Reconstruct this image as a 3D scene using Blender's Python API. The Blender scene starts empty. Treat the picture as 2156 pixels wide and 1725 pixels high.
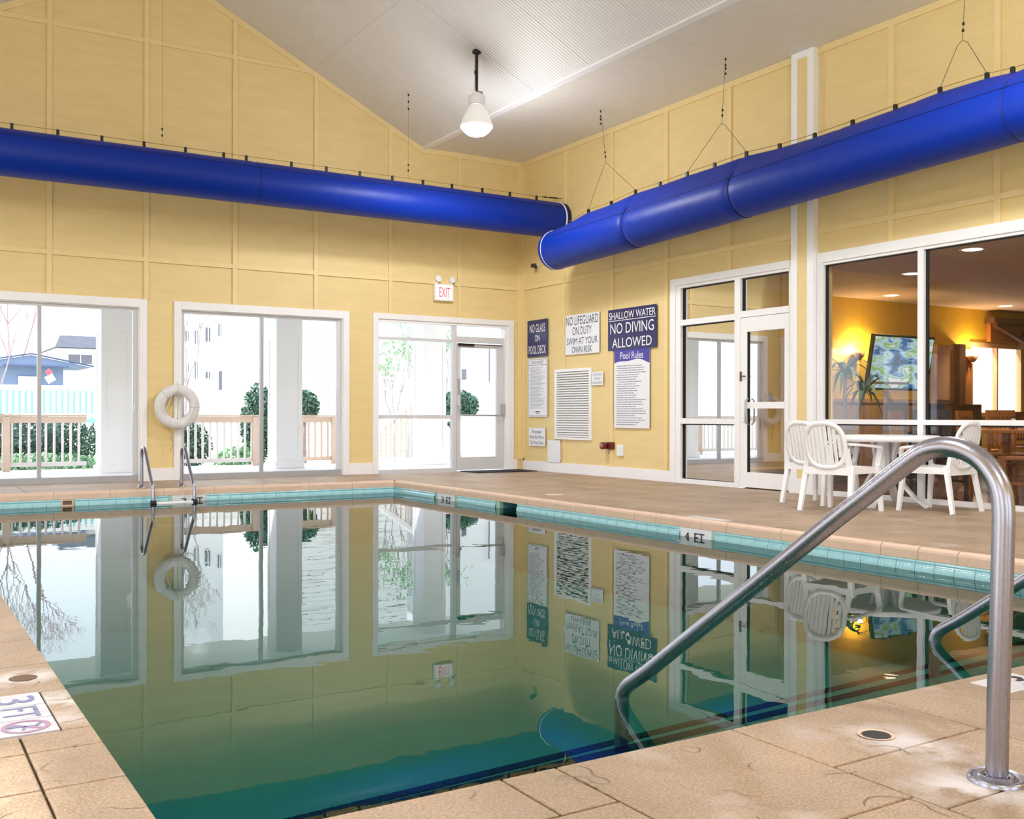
import bpy, math, random
from mathutils import Vector, Matrix
random.seed(7)
S = bpy.context.scene
COL = S.collection
PI = math.pi

# ------------------------------------------------------------------ camera, sky, sun, exposure
XC, YC, EYE = 9.2256, 14.52, 0.9045          # right wall plane, back wall plane, eye height
cam_d = bpy.data.cameras.new('camera'); cam = bpy.data.objects.new('camera', cam_d); COL.objects.link(cam)
cam_d.sensor_width = 36.0; cam_d.sensor_fit = 'HORIZONTAL'
cam_d.lens = 36.0 * 2153.37 / 2156.0
cam_d.shift_y = (875.28 - 862.5) / 2156.0
cam_d.clip_start = 0.05; cam_d.clip_end = 400
cam.matrix_world = Matrix.Translation((0, 0, EYE)) @ Matrix.Rotation(-0.5569, 4, 'Z') @ Matrix.Rotation(PI/2, 4, 'X') @ Matrix.Rotation(0.0018, 4, 'Z')
S.camera = cam

W = bpy.data.worlds.new('sky'); S.world = W; W.use_nodes = True
bg = W.node_tree.nodes['Background']
bg.inputs[0].default_value = (0.80, 0.89, 1.0, 1); bg.inputs[1].default_value = 3.3
sun_d = bpy.data.lights.new('sun', 'SUN'); sun_d.energy = 6.5; sun_d.angle = math.radians(1.5); sun_d.color = (1, 0.97, 0.92)
sun = bpy.data.objects.new('sun', sun_d); COL.objects.link(sun)
sun.rotation_euler = Vector((0.78, -0.30, -0.62)).to_track_quat('-Z', 'Y').to_euler()
S.view_settings.view_transform = 'Standard'; S.view_settings.look = 'None'
S.view_settings.exposure = 0.0; S.view_settings.gamma = 1.0; S.view_settings.use_curve_mapping = False
LAMP_W = 262.0        # each high-bay pendant
LOBBY_W = 78.0

# ------------------------------------------------------------------ mesh helpers
class MB:
    def __init__(s): s.v = []; s.f = []; s.sm = []
    def add(s, vs, fs, smooth=False):
        n = len(s.v); s.v += [tuple(v) for v in vs]
        for f in fs: s.f.append(tuple(i+n for i in f)); s.sm.append(smooth)
        return s
    def box(s, x0, x1, y0, y1, z0, z1):
        return s.add([(x0,y0,z0),(x1,y0,z0),(x1,y1,z0),(x0,y1,z0),(x0,y0,z1),(x1,y0,z1),(x1,y1,z1),(x0,y1,z1)],
            [(0,3,2,1),(4,5,6,7),(0,1,5,4),(1,2,6,5),(2,3,7,6),(3,0,4,7)])
    def obox(s, c, ax, h):
        c = Vector(c); a = [Vector(v).normalized()*k for v, k in zip(ax, h)]
        vs = [c+a[0]*i+a[1]*j+a[2]*k for k in (-1,1) for i, j in ((-1,-1),(1,-1),(1,1),(-1,1))]
        return s.add(vs, [(0,3,2,1),(4,5,6,7),(0,1,5,4),(1,2,6,5),(2,3,7,6),(3,0,4,7)])
    def bar(s, p0, p1, w, d, up=(0,0,1), w1=None, d1=None):
        p0 = Vector(p0); p1 = Vector(p1); t = (p1-p0).normalized(); u = Vector(up)
        if abs(t.dot(u)) > .98: u = Vector((0,1,0))
        a = t.cross(u).normalized(); b = a.cross(t).normalized()
        w1 = w if w1 is None else w1; d1 = d if d1 is None else d1; vs = []
        for p, ww, dd in ((p0,w,d),(p1,w1,d1)):
            for i, j in ((-1,-1),(1,-1),(1,1),(-1,1)): vs.append(p+a*ww/2*i+b*dd/2*j)
        return s.add(vs, [(0,3,2,1),(4,5,6,7),(0,1,5,4),(1,2,6,5),(2,3,7,6),(3,0,4,7)])
    def tube(s, path, r, n=12, cap=True, close=False):
        P = [Vector(p) for p in path]; m = len(P); vs = []; prev = None
        rr = r if isinstance(r, (list, tuple)) else [r]*m
        for i, p in enumerate(P):
            if close: t = (P[(i+1)%m]-P[i-1]).normalized()
            else: t = (P[min(i+1,m-1)]-P[max(i-1,0)]).normalized()
            if prev is None:
                u = Vector((0,0,1)) if abs(t.z) < .9 else Vector((1,0,0)); a = t.cross(u).normalized()
            else: a = (prev - t*prev.dot(t)).normalized()
            prev = a; b = t.cross(a)
            for k in range(n): vs.append(p+(a*math.cos(2*PI*k/n)+b*math.sin(2*PI*k/n))*rr[i])
        fs = []
        for i in range(m if close else m-1):
            j = (i+1) % m
            for k in range(n): k2 = (k+1) % n; fs.append((i*n+k, i*n+k2, j*n+k2, j*n+k))
        s.add(vs, fs, True)
        if cap and not close:
            s.add(vs[:n], [tuple(range(n))[::-1]]); s.add(vs[-n:], [tuple(range(n))])
        return s
    def cyl(s, p0, p1, r, r1=None, n=16): return s.tube([p0, p1], [r, r if r1 is None else r1], n)
    def lathe(s, prof, c=(0,0,0), n=24, M=None):
        vs = []; fs = []; M = M or Matrix.Identity(3); c = Vector(c)
        for r, z in prof:
            for k in range(n): vs.append(c + M @ Vector((r*math.cos(2*PI*k/n), r*math.sin(2*PI*k/n), z)))
        for i in range(len(prof)-1):
            for k in range(n): k2 = (k+1)%n; fs.append((i*n+k, i*n+k2, (i+1)*n+k2, (i+1)*n+k))
        return s.add(vs, fs, True)
    def prism(s, poly, fn, d0, d1):
        n = len(poly); vs = [fn(a, b, d0) for a, b in poly]+[fn(a, b, d1) for a, b in poly]
        fs = [tuple(range(n))[::-1], tuple(range(n, 2*n))]+[(i, (i+1)%n, n+(i+1)%n, n+i) for i in range(n)]
        return s.add(vs, fs)
    def mesh(s, name, org=(0,0,0)):
        m = bpy.data.meshes.new(name); o = Vector(org)
        m.from_pydata([Vector(v)-o for v in s.v], [], s.f); m.polygons.foreach_set('use_smooth', s.sm); m.update(); return m
    def build(s, name, mat, parent=None, org=None, bevel=0, label=None, kind=None, fix=True):
        if org is None: org = parent_origin(parent)
        m = s.mesh(name, org)
        if fix:
            import bmesh
            b = bmesh.new(); b.from_mesh(m); bmesh.ops.recalc_face_normals(b, faces=b.faces); b.to_mesh(m); b.free()
        o = bpy.data.objects.new(name, m); COL.objects.link(o)
        m.materials.append(mat)
        if parent is not None: o.parent = parent
        elif org != (0,0,0): o.location = org
        if bevel:
            md = o.modifiers.new('bevel', 'BEVEL'); md.width = bevel; md.segments = 2; md.limit_method = 'ANGLE'
        if label: o['label'] = label
        if kind: o['kind'] = kind
        return o

def parent_origin(p):
    o = Vector((0,0,0))
    while p is not None: o += p.location; p = p.parent
    return tuple(o)
def thing(name, label, cat, loc=(0,0,0), rz=0, group=None):
    o = bpy.data.objects.new(name, None); COL.objects.link(o); o.location = loc; o.rotation_euler = (0,0,rz)
    o.empty_display_size = .1; o['label'] = label; o['category'] = cat
    if group: o['group'] = group
    return o
def tag(o, label, cat, group=None, kind=None):
    o['label'] = label; o['category'] = cat
    if group: o['group'] = group
    if kind: o['kind'] = kind
    return o
def struct(o): o['kind'] = 'structure'; return o
def root_struct(name, loc=(0,0,0)):
    o = bpy.data.objects.new(name, None); COL.objects.link(o); o.location = loc; o['kind'] = 'structure'; return o
def dup(root, loc, rz, label=None):
    r = root.copy(); COL.objects.link(r); r.location = loc; r.rotation_euler = (0,0,rz)
    if label: r['label'] = label
    for ch in list(root.children):
        c = ch.copy(); COL.objects.link(c); c.parent = r
        for g in list(ch.children):
            d = g.copy(); COL.objects.link(d); d.parent = c
    return r
def share(name, mesh, loc, parent, rz=0, rot=None):
    o = bpy.data.objects.new(name, mesh); COL.objects.link(o); o.parent = parent; o.location = loc
    o.rotation_euler = rot if rot else (0,0,rz); return o
def text_mb(txt, M, width=None, height=None, depth=.001, align='CENTER'):
    """mesh builder holding flat lettering; M maps text x,y,z to the world; fitted to width/height"""
    cu = bpy.data.curves.new('lettering', 'FONT'); cu.body = txt; cu.size = 1; cu.extrude = 0; cu.align_x = 'LEFT'; cu.resolution_u = 3
    ob = bpy.data.objects.new('lettering', cu); me = bpy.data.meshes.new_from_object(ob)
    vs = [v.co.copy() for v in me.vertices]; fs = [tuple(p.vertices) for p in me.polygons]
    bpy.data.objects.remove(ob); bpy.data.meshes.remove(me); bpy.data.curves.remove(cu)
    x0 = min(v.x for v in vs); x1 = max(v.x for v in vs); y0 = min(v.y for v in vs); y1 = max(v.y for v in vs)
    sy = height/(y1-y0) if height else width/(x1-x0); sx = width/(x1-x0) if width else sy
    mb = MB(); mb.add([M @ Vector(((v.x-(x0+x1)/2)*sx, (v.y-(y0+y1)/2)*sy, depth)) for v in vs], fs); return mb

# ------------------------------------------------------------------ materials
def s2l(c): return tuple(((v/255+.055)/1.055)**2.4 if v > 10.3 else v/255/12.92 for v in c)
def mat(name, rgb, rough=.6, metal=0, var=0, vscale=6, bump=0, bscale=60, srgb=True, spec=.5, stretch=None, sheen=0, coat=0):
    m = bpy.data.materials.new(name); m.use_nodes = True; nt = m.node_tree; b = nt.nodes['Principled BSDF']
    c = s2l(rgb) if srgb else rgb
    b.inputs['Base Color'].default_value = (*c, 1); b.inputs['Roughness'].default_value = rough; b.inputs['Metallic'].default_value = metal
    b.inputs['Specular IOR Level'].default_value = spec
    if coat: b.inputs['Coat Weight'].default_value = coat
    if sheen: b.inputs['Sheen Weight'].default_value = sheen
    if var or bump:
        tc = nt.nodes.new('ShaderNodeTexCoord'); mp = nt.nodes.new('ShaderNodeMapping'); nt.links.new(tc.outputs['Object'], mp.inputs[0])
        if stretch: mp.inputs['Scale'].default_value = stretch
    if var:
        n = nt.nodes.new('ShaderNodeTexNoise'); n.inputs['Scale'].default_value = vscale; n.inputs['Detail'].default_value = 6
        r = nt.nodes.new('ShaderNodeMapRange'); r.inputs[1].default_value = .3; r.inputs[2].default_value = .7
        r.inputs[3].default_value = 1-var; r.inputs[4].default_value = 1+var
        mx = nt.nodes.new('ShaderNodeVectorMath'); mx.operation = 'SCALE'; mx.inputs[0].default_value = c
        nt.links.new(mp.outputs[0], n.inputs['Vector']); nt.links.new(n.outputs[0], r.inputs[0]); nt.links.new(r.outputs[0], mx.inputs['Scale'])
        nt.links.new(mx.outputs[0], b.inputs['Base Color'])
    if bump:
        n = nt.nodes.new('ShaderNodeTexNoise'); n.inputs['Scale'].default_value = bscale; n.inputs['Detail'].default_value = 5
        bp = nt.nodes.new('ShaderNodeBump'); bp.inputs['Strength'].default_value = bump; bp.inputs['Distance'].default_value = .01
        nt.links.new(mp.outputs[0], n.inputs['Vector']); nt.links.new(n.outputs[0], bp.inputs['Height']); nt.links.new(bp.outputs[0], b.inputs['Normal'])
    return m
def emis(name, rgb, k):
    m = bpy.data.materials.new(name); m.use_nodes = True; nt = m.node_tree; b = nt.nodes['Principled BSDF']
    b.inputs['Base Color'].default_value = (*rgb, 1); b.inputs['Emission Color'].default_value = (*rgb, 1); b.inputs['Emission Strength'].default_value = k; return m

M = {}
M['wall'] = mat('yellow_wall_paint', (231,206,147), .55, var=.035, vscale=2.5, bump=.12, bscale=45, stretch=(1,1,5))
M['batten'] = mat('yellow_batten_paint', (235,211,154), .5, var=.03)
M['white'] = mat('white_trim_paint', (242,241,243), .42, var=.02, vscale=3)
M['white2'] = mat('white_gloss', (240,240,240), .3)
M['alum'] = mat('white_aluminium', (214,214,218), .35, metal=.0, var=.02)
M['greyframe'] = mat('grey_aluminium', (176,176,180), .35, metal=.3)
M['gasket'] = mat('black_rubber', (14,13,12), .6)
M['plastic'] = mat('white_plastic', (246,246,250), .35, var=.01)
M['black'] = mat('black_plastic', (20,20,22), .45)
M['darkpipe'] = mat('dark_pipe', (24,18,16), .45)
M['navy'] = mat('navy_sign', (36,33,92), .35)
M['violet'] = mat('violet_sign', (62,52,160), .35)
M['paper'] = mat('white_sign', (232,234,240), .4)
M['ink'] = mat('navy_ink', (58,60,92), .5)
M['greyink'] = mat('grey_ink', (120,124,140), .5)
M['red'] = mat('red_letters', (226,90,112), .4)
M['maroon'] = mat('maroon_metal', (104,32,36), .35)
M['pinkmetal'] = mat('dusty_red_face', (170,110,118), .4)
M['coping'] = mat('pink_concrete_coping', (220,190,168), .6, var=.06, vscale=9, bump=.15, bscale=70)
M['galv'] = mat('cable_steel', (104,96,84), .4, metal=.6)
M['brass'] = mat('tan_cord', (150,120,50), .6)
M['rope'] = mat('tan_rope', (206,180,140), .8)
M['whiterope'] = mat('white_rope', (225,222,215), .8)
M['buoy'] = mat('worn_white_vinyl', (222,220,222), .5, var=.05, vscale=8)
M['grout'] = mat('grout', (150,168,166), .8)
M['blacktile'] = mat('black_navy_tile', (8,9,26), .2, var=.2)
M['plaster'] = mat('pool_plaster', (170,205,190), .7, var=.05, vscale=4)
M['mat'] = mat('black_mat', (30,28,36), .9, bump=.4, bscale=200)
M['porch'] = mat('porch_concrete', (225,225,235), .7, var=.04)
M['siding'] = mat('white_siding', (235,235,238), .6)
M['railwood'] = mat('beige_painted_wood', (205,180,160), .6, var=.05)
M['railwhite'] = mat('white_baluster_paint', (216,208,204), .6, var=.04)
M['teal'] = mat('pale_teal_paint', (140,205,215), .6)
M['shed'] = mat('blue_grey_siding', (112,130,165), .7)
M['shedroof'] = mat('slate_blue_roof', (70,84,120), .7)
M['roof'] = mat('grey_shingle', (120,124,140), .8, var=.1)
M['darkwin'] = mat('dark_glass', (108,110,122), .35)
M['leaf'] = mat('leaf_green', (72,108,92), .6, var=.5, vscale=3)
M['leaf2'] = mat('pale_leaf', (150,190,150), .6, var=.3, vscale=3)
M['bark'] = mat('bark', (160,146,146), .8, var=.2)
M['pinktwig'] = mat('reddish_twigs', (176,146,156), .8, var=.2)
M['ground'] = mat('winter_lawn', (190,190,170), .9, var=.15, vscale=2)
M['lobbywall'] = mat('golden_wall_paint', (228,186,48), .6, var=.02)
M['lobbyceil'] = mat('beige_ceiling', (196,176,164), .8)
M['lobbyfloor'] = mat('dark_tile_floor', (74,52,46), .25, var=.2, vscale=2)
M['wood'] = mat('honey_wood', (158,98,48), .45, var=.18, vscale=4, stretch=(6,6,1))
M['darkwood'] = mat('brown_wood', (96,62,44), .45, var=.18, vscale=4, stretch=(6,6,1))
M['tanwood'] = mat('tan_wood_panel', (196,150,108), .5, var=.06)
M['redcloth'] = mat('dark_red_cloth', (90,36,44), .8)
M['blackchair'] = mat('charcoal_frame', (46,44,50), .4)
M['pot'] = mat('grey_pot', (110,104,100), .6)
M['exitface'] = emis('exit_face', (.95,.86,.88), .25)
M['letter_red'] = emis('exit_red', (.85,.10,.16), .35)
M['reflector'] = emis('lit_acrylic_reflector', (.9,.9,.9), .22)
M['lens'] = emis('lamp_lens', (1.0,.97,.9), 7.0)
M['downl'] = emis('downlight_lens', (1.0,.86,.66), 5.0)

def steel():
    m = mat('brushed_steel', (168,168,182), .24, metal=1); nt = m.node_tree; b = nt.nodes['Principled BSDF']
    tc = nt.nodes.new('ShaderNodeTexCoord'); mp = nt.nodes.new('ShaderNodeMapping'); mp.inputs['Scale'].default_value = (60,60,4)
    n = nt.nodes.new('ShaderNodeTexNoise'); n.inputs['Scale'].default_value = 9; n.inputs['Detail'].default_value = 5
    r = nt.nodes.new('ShaderNodeMapRange'); r.inputs[3].default_value = .22; r.inputs[4].default_value = .34
    nt.links.new(tc.outputs['Object'], mp.inputs[0]); nt.links.new(mp.outputs[0], n.inputs['Vector']); nt.links.new(n.outputs[0], r.inputs[0]); nt.links.new(r.outputs[0], b.inputs['Roughness'])
    bp = nt.nodes.new('ShaderNodeBump'); bp.inputs['Strength'].default_value = .02; bp.inputs['Distance'].default_value = .002
    nt.links.new(n.outputs[0], bp.inputs['Height']); nt.links.new(bp.outputs[0], b.inputs['Normal']); return m
M['steel'] = steel()

def fabric():
    m = mat('blue_duct_fabric', (0,42,148), .45, spec=.28); nt = m.node_tree; b = nt.nodes['Principled BSDF']
    tc = nt.nodes.new('ShaderNodeTexCoord'); n = nt.nodes.new('ShaderNodeTexNoise'); n.inputs['Scale'].default_value = 3.0; n.inputs['Detail'].default_value = 3
    bp = nt.nodes.new('ShaderNodeBump'); bp.inputs['Strength'].default_value = .35; bp.inputs['Distance'].default_value = .03
    nt.links.new(tc.outputs['Object'], n.inputs['Vector']); nt.links.new(n.outputs[0], bp.inputs['Height']); nt.links.new(bp.outputs[0], b.inputs['Normal']); return m
M['duct'] = fabric()
M['ductseam'] = mat('blue_duct_seam', (4,18,96), .6)

def deckmat(name, rgb):
    m = bpy.data.materials.new(name); m.use_nodes = True; nt = m.node_tree; b = nt.nodes['Principled BSDF']; L = nt.links
    g = nt.nodes.new('ShaderNodeNewGeometry'); c = Vector(s2l(rgb))
    def noise(sc, det, stretch=None):
        n = nt.nodes.new('ShaderNodeTexNoise'); n.inputs['Scale'].default_value = sc; n.inputs['Detail'].default_value = det
        if stretch:
            mp = nt.nodes.new('ShaderNodeMapping'); mp.inputs['Scale'].default_value = stretch; L.new(g.outputs['Position'], mp.inputs[0]); L.new(mp.outputs[0], n.inputs['Vector'])
        else: L.new(g.outputs['Position'], n.inputs['Vector'])
        return n
    n1 = noise(1.7, 6); n2 = noise(120, 4); n3 = noise(3.2, 7); n4 = noise(9, 5)
    r1 = nt.nodes.new('ShaderNodeValToRGB'); e = r1.color_ramp.elements
    e[0].position = .32; e[0].color = (*(c*.78), 1); e[1].position = .68; e[1].color = (*[min(1, v*k) for v, k in zip(c, (1.12, 1.13, 1.18))], 1)
    L.new(n1.outputs[0], r1.inputs[0])
    sp = nt.nodes.new('ShaderNodeMapRange'); sp.inputs[1].default_value = .35; sp.inputs[2].default_value = .65; sp.inputs[3].default_value = .78; sp.inputs[4].default_value = 1.20
    L.new(n2.outputs[0], sp.inputs[0])
    mul = nt.nodes.new('ShaderNodeVectorMath'); mul.operation = 'SCALE'; L.new(r1.outputs[0], mul.inputs[0]); L.new(sp.outputs[0], mul.inputs['Scale'])
    # pale lime stains: scattered, plus the worn patches beside the markers and the empty socket
    st = nt.nodes.new('ShaderNodeMapRange'); st.inputs[1].default_value = .60; st.inputs[2].default_value = .72; st.inputs[3].default_value = 0; st.inputs[4].default_value = .35
    L.new(n3.outputs[0], st.inputs[0]); total = st.outputs[0]
    for (px, py, r, k) in ((.47,3.50,.17,1.3),(.44,3.88,.13,1.3),(.30,3.80,.13,1.0),(.47,3.28,.10,.8),(2.42,1.88,.17,.9),(2.42,1.72,.15,.8),(2.32,1.50,.17,.9),(2.22,1.56,.15,.6)):
        d = nt.nodes.new('ShaderNodeVectorMath'); d.operation = 'DISTANCE'; L.new(g.outputs['Position'], d.inputs[0]); d.inputs[1].default_value = (px, py, 0)
        mr = nt.nodes.new('ShaderNodeMapRange'); mr.inputs[1].default_value = r; mr.inputs[2].default_value = r*.25; mr.inputs[3].default_value = 0; mr.inputs[4].default_value = k
        L.new(d.outputs['Value'], mr.inputs[0])
        q = nt.nodes.new('ShaderNodeMapRange'); q.inputs[1].default_value = .40; q.inputs[2].default_value = .56; L.new(n4.outputs[0], q.inputs[0])
        mm = nt.nodes.new('ShaderNodeMath'); mm.operation = 'MULTIPLY'; L.new(mr.outputs[0], mm.inputs[0]); L.new(q.outputs[0], mm.inputs[1])
        ad = nt.nodes.new('ShaderNodeMath'); ad.operation = 'ADD'; ad.use_clamp = True; L.new(total, ad.inputs[0]); L.new(mm.outputs[0], ad.inputs[1]); total = ad.outputs[0]
    mx = nt.nodes.new('ShaderNodeMix'); mx.data_type = 'RGBA'; L.new(total, mx.inputs['Factor']); L.new(mul.outputs[0], mx.inputs['A']); mx.inputs['B'].default_value = (.66,.60,.58,1)
    L.new(mx.outputs['Result'], b.inputs['Base Color'])
    # stamped stone relief: ridges + grain
    r = nt.nodes.new('ShaderNodeMapRange'); r.inputs[1].default_value = .44; r.inputs[2].default_value = .56; L.new(noise(2.6, 3).outputs[0], r.inputs[0])
    a1 = nt.nodes.new('ShaderNodeMath'); a1.operation = 'MULTIPLY_ADD'; L.new(n2.outputs[0], a1.inputs[0]); a1.inputs[1].default_value = .30; L.new(r.outputs[0], a1.inputs[2])
    a2 = nt.nodes.new('ShaderNodeMath'); a2.operation = 'MULTIPLY_ADD'; L.new(n4.outputs[0], a2.inputs[0]); a2.inputs[1].default_value = .8; L.new(a1.outputs[0], a2.inputs[2])
    cn = noise(3.4, 2); s1 = nt.nodes.new('ShaderNodeMath'); s1.operation = 'SUBTRACT'; L.new(cn.outputs[0], s1.inputs[0]); s1.inputs[1].default_value = .5
    ab = nt.nodes.new('ShaderNodeMath'); ab.operation = 'ABSOLUTE'; L.new(s1.outputs[0], ab.inputs[0])
    cr = nt.nodes.new('ShaderNodeMapRange'); cr.inputs[1].default_value = 0; cr.inputs[2].default_value = .010; cr.inputs[3].default_value = 1; cr.inputs[4].default_value = 0; L.new(ab.outputs[0], cr.inputs[0])
    mk_ = nt.nodes.new('ShaderNodeMapRange'); mk_.inputs[1].default_value = .52; mk_.inputs[2].default_value = .60; L.new(noise(4.6, 2).outputs[0], mk_.inputs[0])
    mr_ = nt.nodes.new('ShaderNodeMath'); mr_.operation = 'MULTIPLY'; L.new(cr.outputs[0], mr_.inputs[0]); L.new(mk_.outputs[0], mr_.inputs[1])
    a3 = nt.nodes.new('ShaderNodeMath'); a3.operation = 'MULTIPLY_ADD'; L.new(mr_.outputs[0], a3.inputs[0]); a3.inputs[1].default_value = .8; L.new(a2.outputs[0], a3.inputs[2]); a2 = a3
    bp = nt.nodes.new('ShaderNodeBump'); bp.inputs['Strength'].default_value = .9; bp.inputs['Distance'].default_value = .011
    L.new(a2.outputs[0], bp.inputs['Height']); L.new(bp.outputs[0], b.inputs['Normal'])
    b.inputs['Roughness'].default_value = .50; b.inputs['Specular IOR Level'].default_value = .45
    return m
M['deck'] = deckmat('stamped_tan_concrete', (174,149,122))
M['joint'] = mat('deck_joint', (112,92,74), .9)

def beadboard(name, axis):
    m = mat(name, (226,221,218), .55, var=.03, vscale=1.2); nt = m.node_tree; b = nt.nodes['Principled BSDF']; L = nt.links
    g = nt.nodes.new('ShaderNodeNewGeometry'); w = nt.nodes.new('ShaderNodeTexWave'); w.bands_direction = 'Y'; w.inputs['Scale'].default_value = 6.2; w.wave_profile = 'SIN'
    L.new(g.outputs['Position'], w.inputs['Vector'])
    r = nt.nodes.new('ShaderNodeMapRange'); r.inputs[1].default_value = .0; r.inputs[2].default_value = .16; L.new(w.outputs['Fac'], r.inputs[0])
    bp = nt.nodes.new('ShaderNodeBump'); bp.inputs['Strength'].default_value = 1.0; bp.inputs['Distance'].default_value = .010
    L.new(r.outputs[0], bp.inputs['Height']); L.new(bp.outputs[0], b.inputs['Normal']); return m
M['ceil'] = beadboard('white_beadboard', 'Y')
M['ceilflat'] = mat('white_ceiling_paint', (230,223,214), .6, var=.02)

def pooltile():
    m = mat('aqua_glazed_tile', (160,212,222), .10, spec=.7, var=.06, vscale=20); return m
M['aqua'] = pooltile()
M['markertile'] = mat('white_marker_tile', (228,230,236), .18, spec=.6, var=.02)
M['oldmarker'] = mat('worn_marker_tile', (206,206,212), .45, var=.08, vscale=14, bump=.1)
M['fadedink'] = mat('faded_blue_ink', (128,134,176), .6)
M['fadedred'] = mat('faded_mauve_ink', (176,140,168), .6)

def glassmat(name, tint=(1,1,1), ior=1.45, rough=0.0):
    m = bpy.data.materials.new(name); m.use_nodes = True; nt = m.node_tree; nt.nodes.clear(); L = nt.links
    o = nt.nodes.new('ShaderNodeOutputMaterial'); mx = nt.nodes.new('ShaderNodeMixShader'); f = nt.nodes.new('ShaderNodeFresnel'); f.inputs[0].default_value = ior
    t = nt.nodes.new('ShaderNodeBsdfTransparent'); t.inputs[0].default_value = (*tint, 1); g = nt.nodes.new('ShaderNodeBsdfGlossy'); g.inputs['Roughness'].default_value = rough
    L.new(f.outputs[0], mx.inputs[0]); L.new(t.outputs[0], mx.inputs[1]); L.new(g.outputs[0], mx.inputs[2]); L.new(mx.outputs[0], o.inputs[0]); return m
M['glass'] = glassmat('window_glass', (.97,.98,.97), 1.30)
M['glassint'] = glassmat('lobby_glass', (.86,.84,.82), 1.42)

def water():
    m = glassmat('pool_water', (.21,.49,.45), 1.40, 0.0); nt = m.node_tree; L = nt.links
    g = nt.nodes.new('ShaderNodeNewGeometry'); bumps = None
    h = None
    for sc, k, st in ((5.0, .35, (1,1,1)), (1.6, 1.0, (1,1,1))):
        mp = nt.nodes.new('ShaderNodeMapping'); mp.inputs['Scale'].default_value = st; L.new(g.outputs['Position'], mp.inputs[0])
        n = nt.nodes.new('ShaderNodeTexNoise'); n.inputs['Scale'].default_value = sc; n.inputs['Detail'].default_value = 2; L.new(mp.outputs[0], n.inputs['Vector'])
        a = nt.nodes.new('ShaderNodeMath'); a.operation = 'MULTIPLY_ADD'; a.inputs[1].default_value = k; L.new(n.outputs[0], a.inputs[0])
        if h is None: a.inputs[2].default_value = 0
        else: L.new(h, a.inputs[2])
        h = a.outputs[0]
    bp = nt.nodes.new('ShaderNodeBump'); bp.inputs['Strength'].default_value = 1.0; bp.inputs['Distance'].default_value = .0009; L.new(h, bp.inputs['Height'])
    for n in nt.nodes:
        if n.type in ('FRESNEL', 'BSDF_GLOSSY'): L.new(bp.outputs[0], n.inputs['Normal'])
    return m
M['water'] = water()

# ------------------------------------------------------------------ wall building
def rect_minus(r, holes):
    out = [r]
    for h in holes:
        nx = []
        for (a0, a1, b0, b1) in out:
            h0, h1, g0, g1 = h
            if h1 <= a0 or h0 >= a1 or g1 <= b0 or g0 >= b1: nx.append((a0, a1, b0, b1)); continue
            if h0 > a0: nx.append((a0, h0, b0, b1))
            if h1 < a1: nx.append((h1, a1, b0, b1))
            m0 = max(a0, h0); m1 = min(a1, h1)
            if g0 > b0: nx.append((m0, m1, b0, g0))
            if g1 < b1: nx.append((m0, m1, g1, b1))
        out = nx
    return [r for r in out if r[1]-r[0] > 1e-4 and r[3]-r[2] > 1e-4]
def clip_poly(poly, planes):
    for (a, b, c) in planes:             # keep a*x+b*y <= c
        out = []
        for i in range(len(poly)):
            p = poly[i]; q = poly[(i+1) % len(poly)]; dp = a*p[0]+b*p[1]-c; dq = a*q[0]+b*q[1]-c
            if dp <= 0: out.append(p)
            if dp*dq < 0: t = dp/(dp-dq); out.append((p[0]+t*(q[0]-p[0]), p[1]+t*(q[1]-p[1])))
        poly = out
        if len(poly) < 3: return []
    return poly
def rp(r): return [(r[0], r[2]), (r[1], r[2]), (r[1], r[3]), (r[0], r[3])]

XF0, XF1, ZF = -0.694, 7.38, 5.14       # folds between the flat soffits and the slopes
XR, ZR, KS = 3.343, 7.124, .4914
XL, YF = -2.54, -4.6                     # left wall, front wall planes
ZB = 5.15
roofA = [(KS, 1, ZR+KS*XR), (-KS, 1, ZR-KS*XR)]
SOFF = [(XL-.2, ZB), (XF0, ZB), (XF1, ZB), (XC+.2, ZB)]
def fA(y0): return lambda a, b, d: (a, y0+d, b)
def fB(x0): return lambda a, b, d: (x0+d, a, b)
def gable_clip(poly):
    """region under the soffits (z<=ZB) or under the slopes"""
    res = []
    lo = clip_poly(poly, [(0, 1, ZB)])
    if lo: res.append(lo)
    hi = clip_poly(poly, [(0, -1, -ZB)]+roofA)
    if hi: res.append(hi)
    return res

holesA = [(-2.0, .085, 0, 2.375), (.651, 3.054, 0, 2.375), (3.613, 6.016, 0, 2.375), (6.60, 8.967, 0, 2.40)]
def gable_wall(name, y0, y1, holes):
    mb = MB()
    for r in rect_minus((XL, XC+.012, 0, 7.3), holes):
        for p in gable_clip(rp(r)): mb.prism(p, fA(0), y0, y1)
    return struct(mb.build(name, M['wall']))
wall_back = gable_wall('wall_back', YC+.012, YC+.16, holesA)
bx = [XC+.013-k*1.2192 for k in range(11)]
rowz = [0, 3.03, 6.02, 7.3]
edges = sorted([XL]+[x for x in bx if XL < x < XC]+[XC])
for i in range(len(edges)-1):
    for j in range(3):
        mb = MB()
        for r in rect_minus((edges[i]+.002, edges[i+1]-.002, rowz[j]+.002, rowz[j+1]-.002), holesA):
            for p in gable_clip(rp(r)): mb.prism(p, fA(0), YC, YC+.0115)
        if mb.f: mb.build('panel', M['wall'], wall_back)
trimA = [(-2.1, .186, 2.483), (.551, 3.154, 2.483), (3.513, 6.116, 2.483), (6.505, 9.062, 2.487)]
def zroofA(x):
    if x < XF0 or x > XF1: return ZB
    return min(ZR-KS*(x-XR), ZR-KS*(XR-x))
for x in bx:
    if not (XL+.1 < x < XC-.05): continue
    z0 = .172
    for a, b, t in trimA:
        if a-.04 < x < b+.04: z0 = t
    MB().box(x-.032, x+.032, YC-.025, YC, z0, zroofA(x)-.06).build('batten', M['batten'], wall_back)
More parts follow.
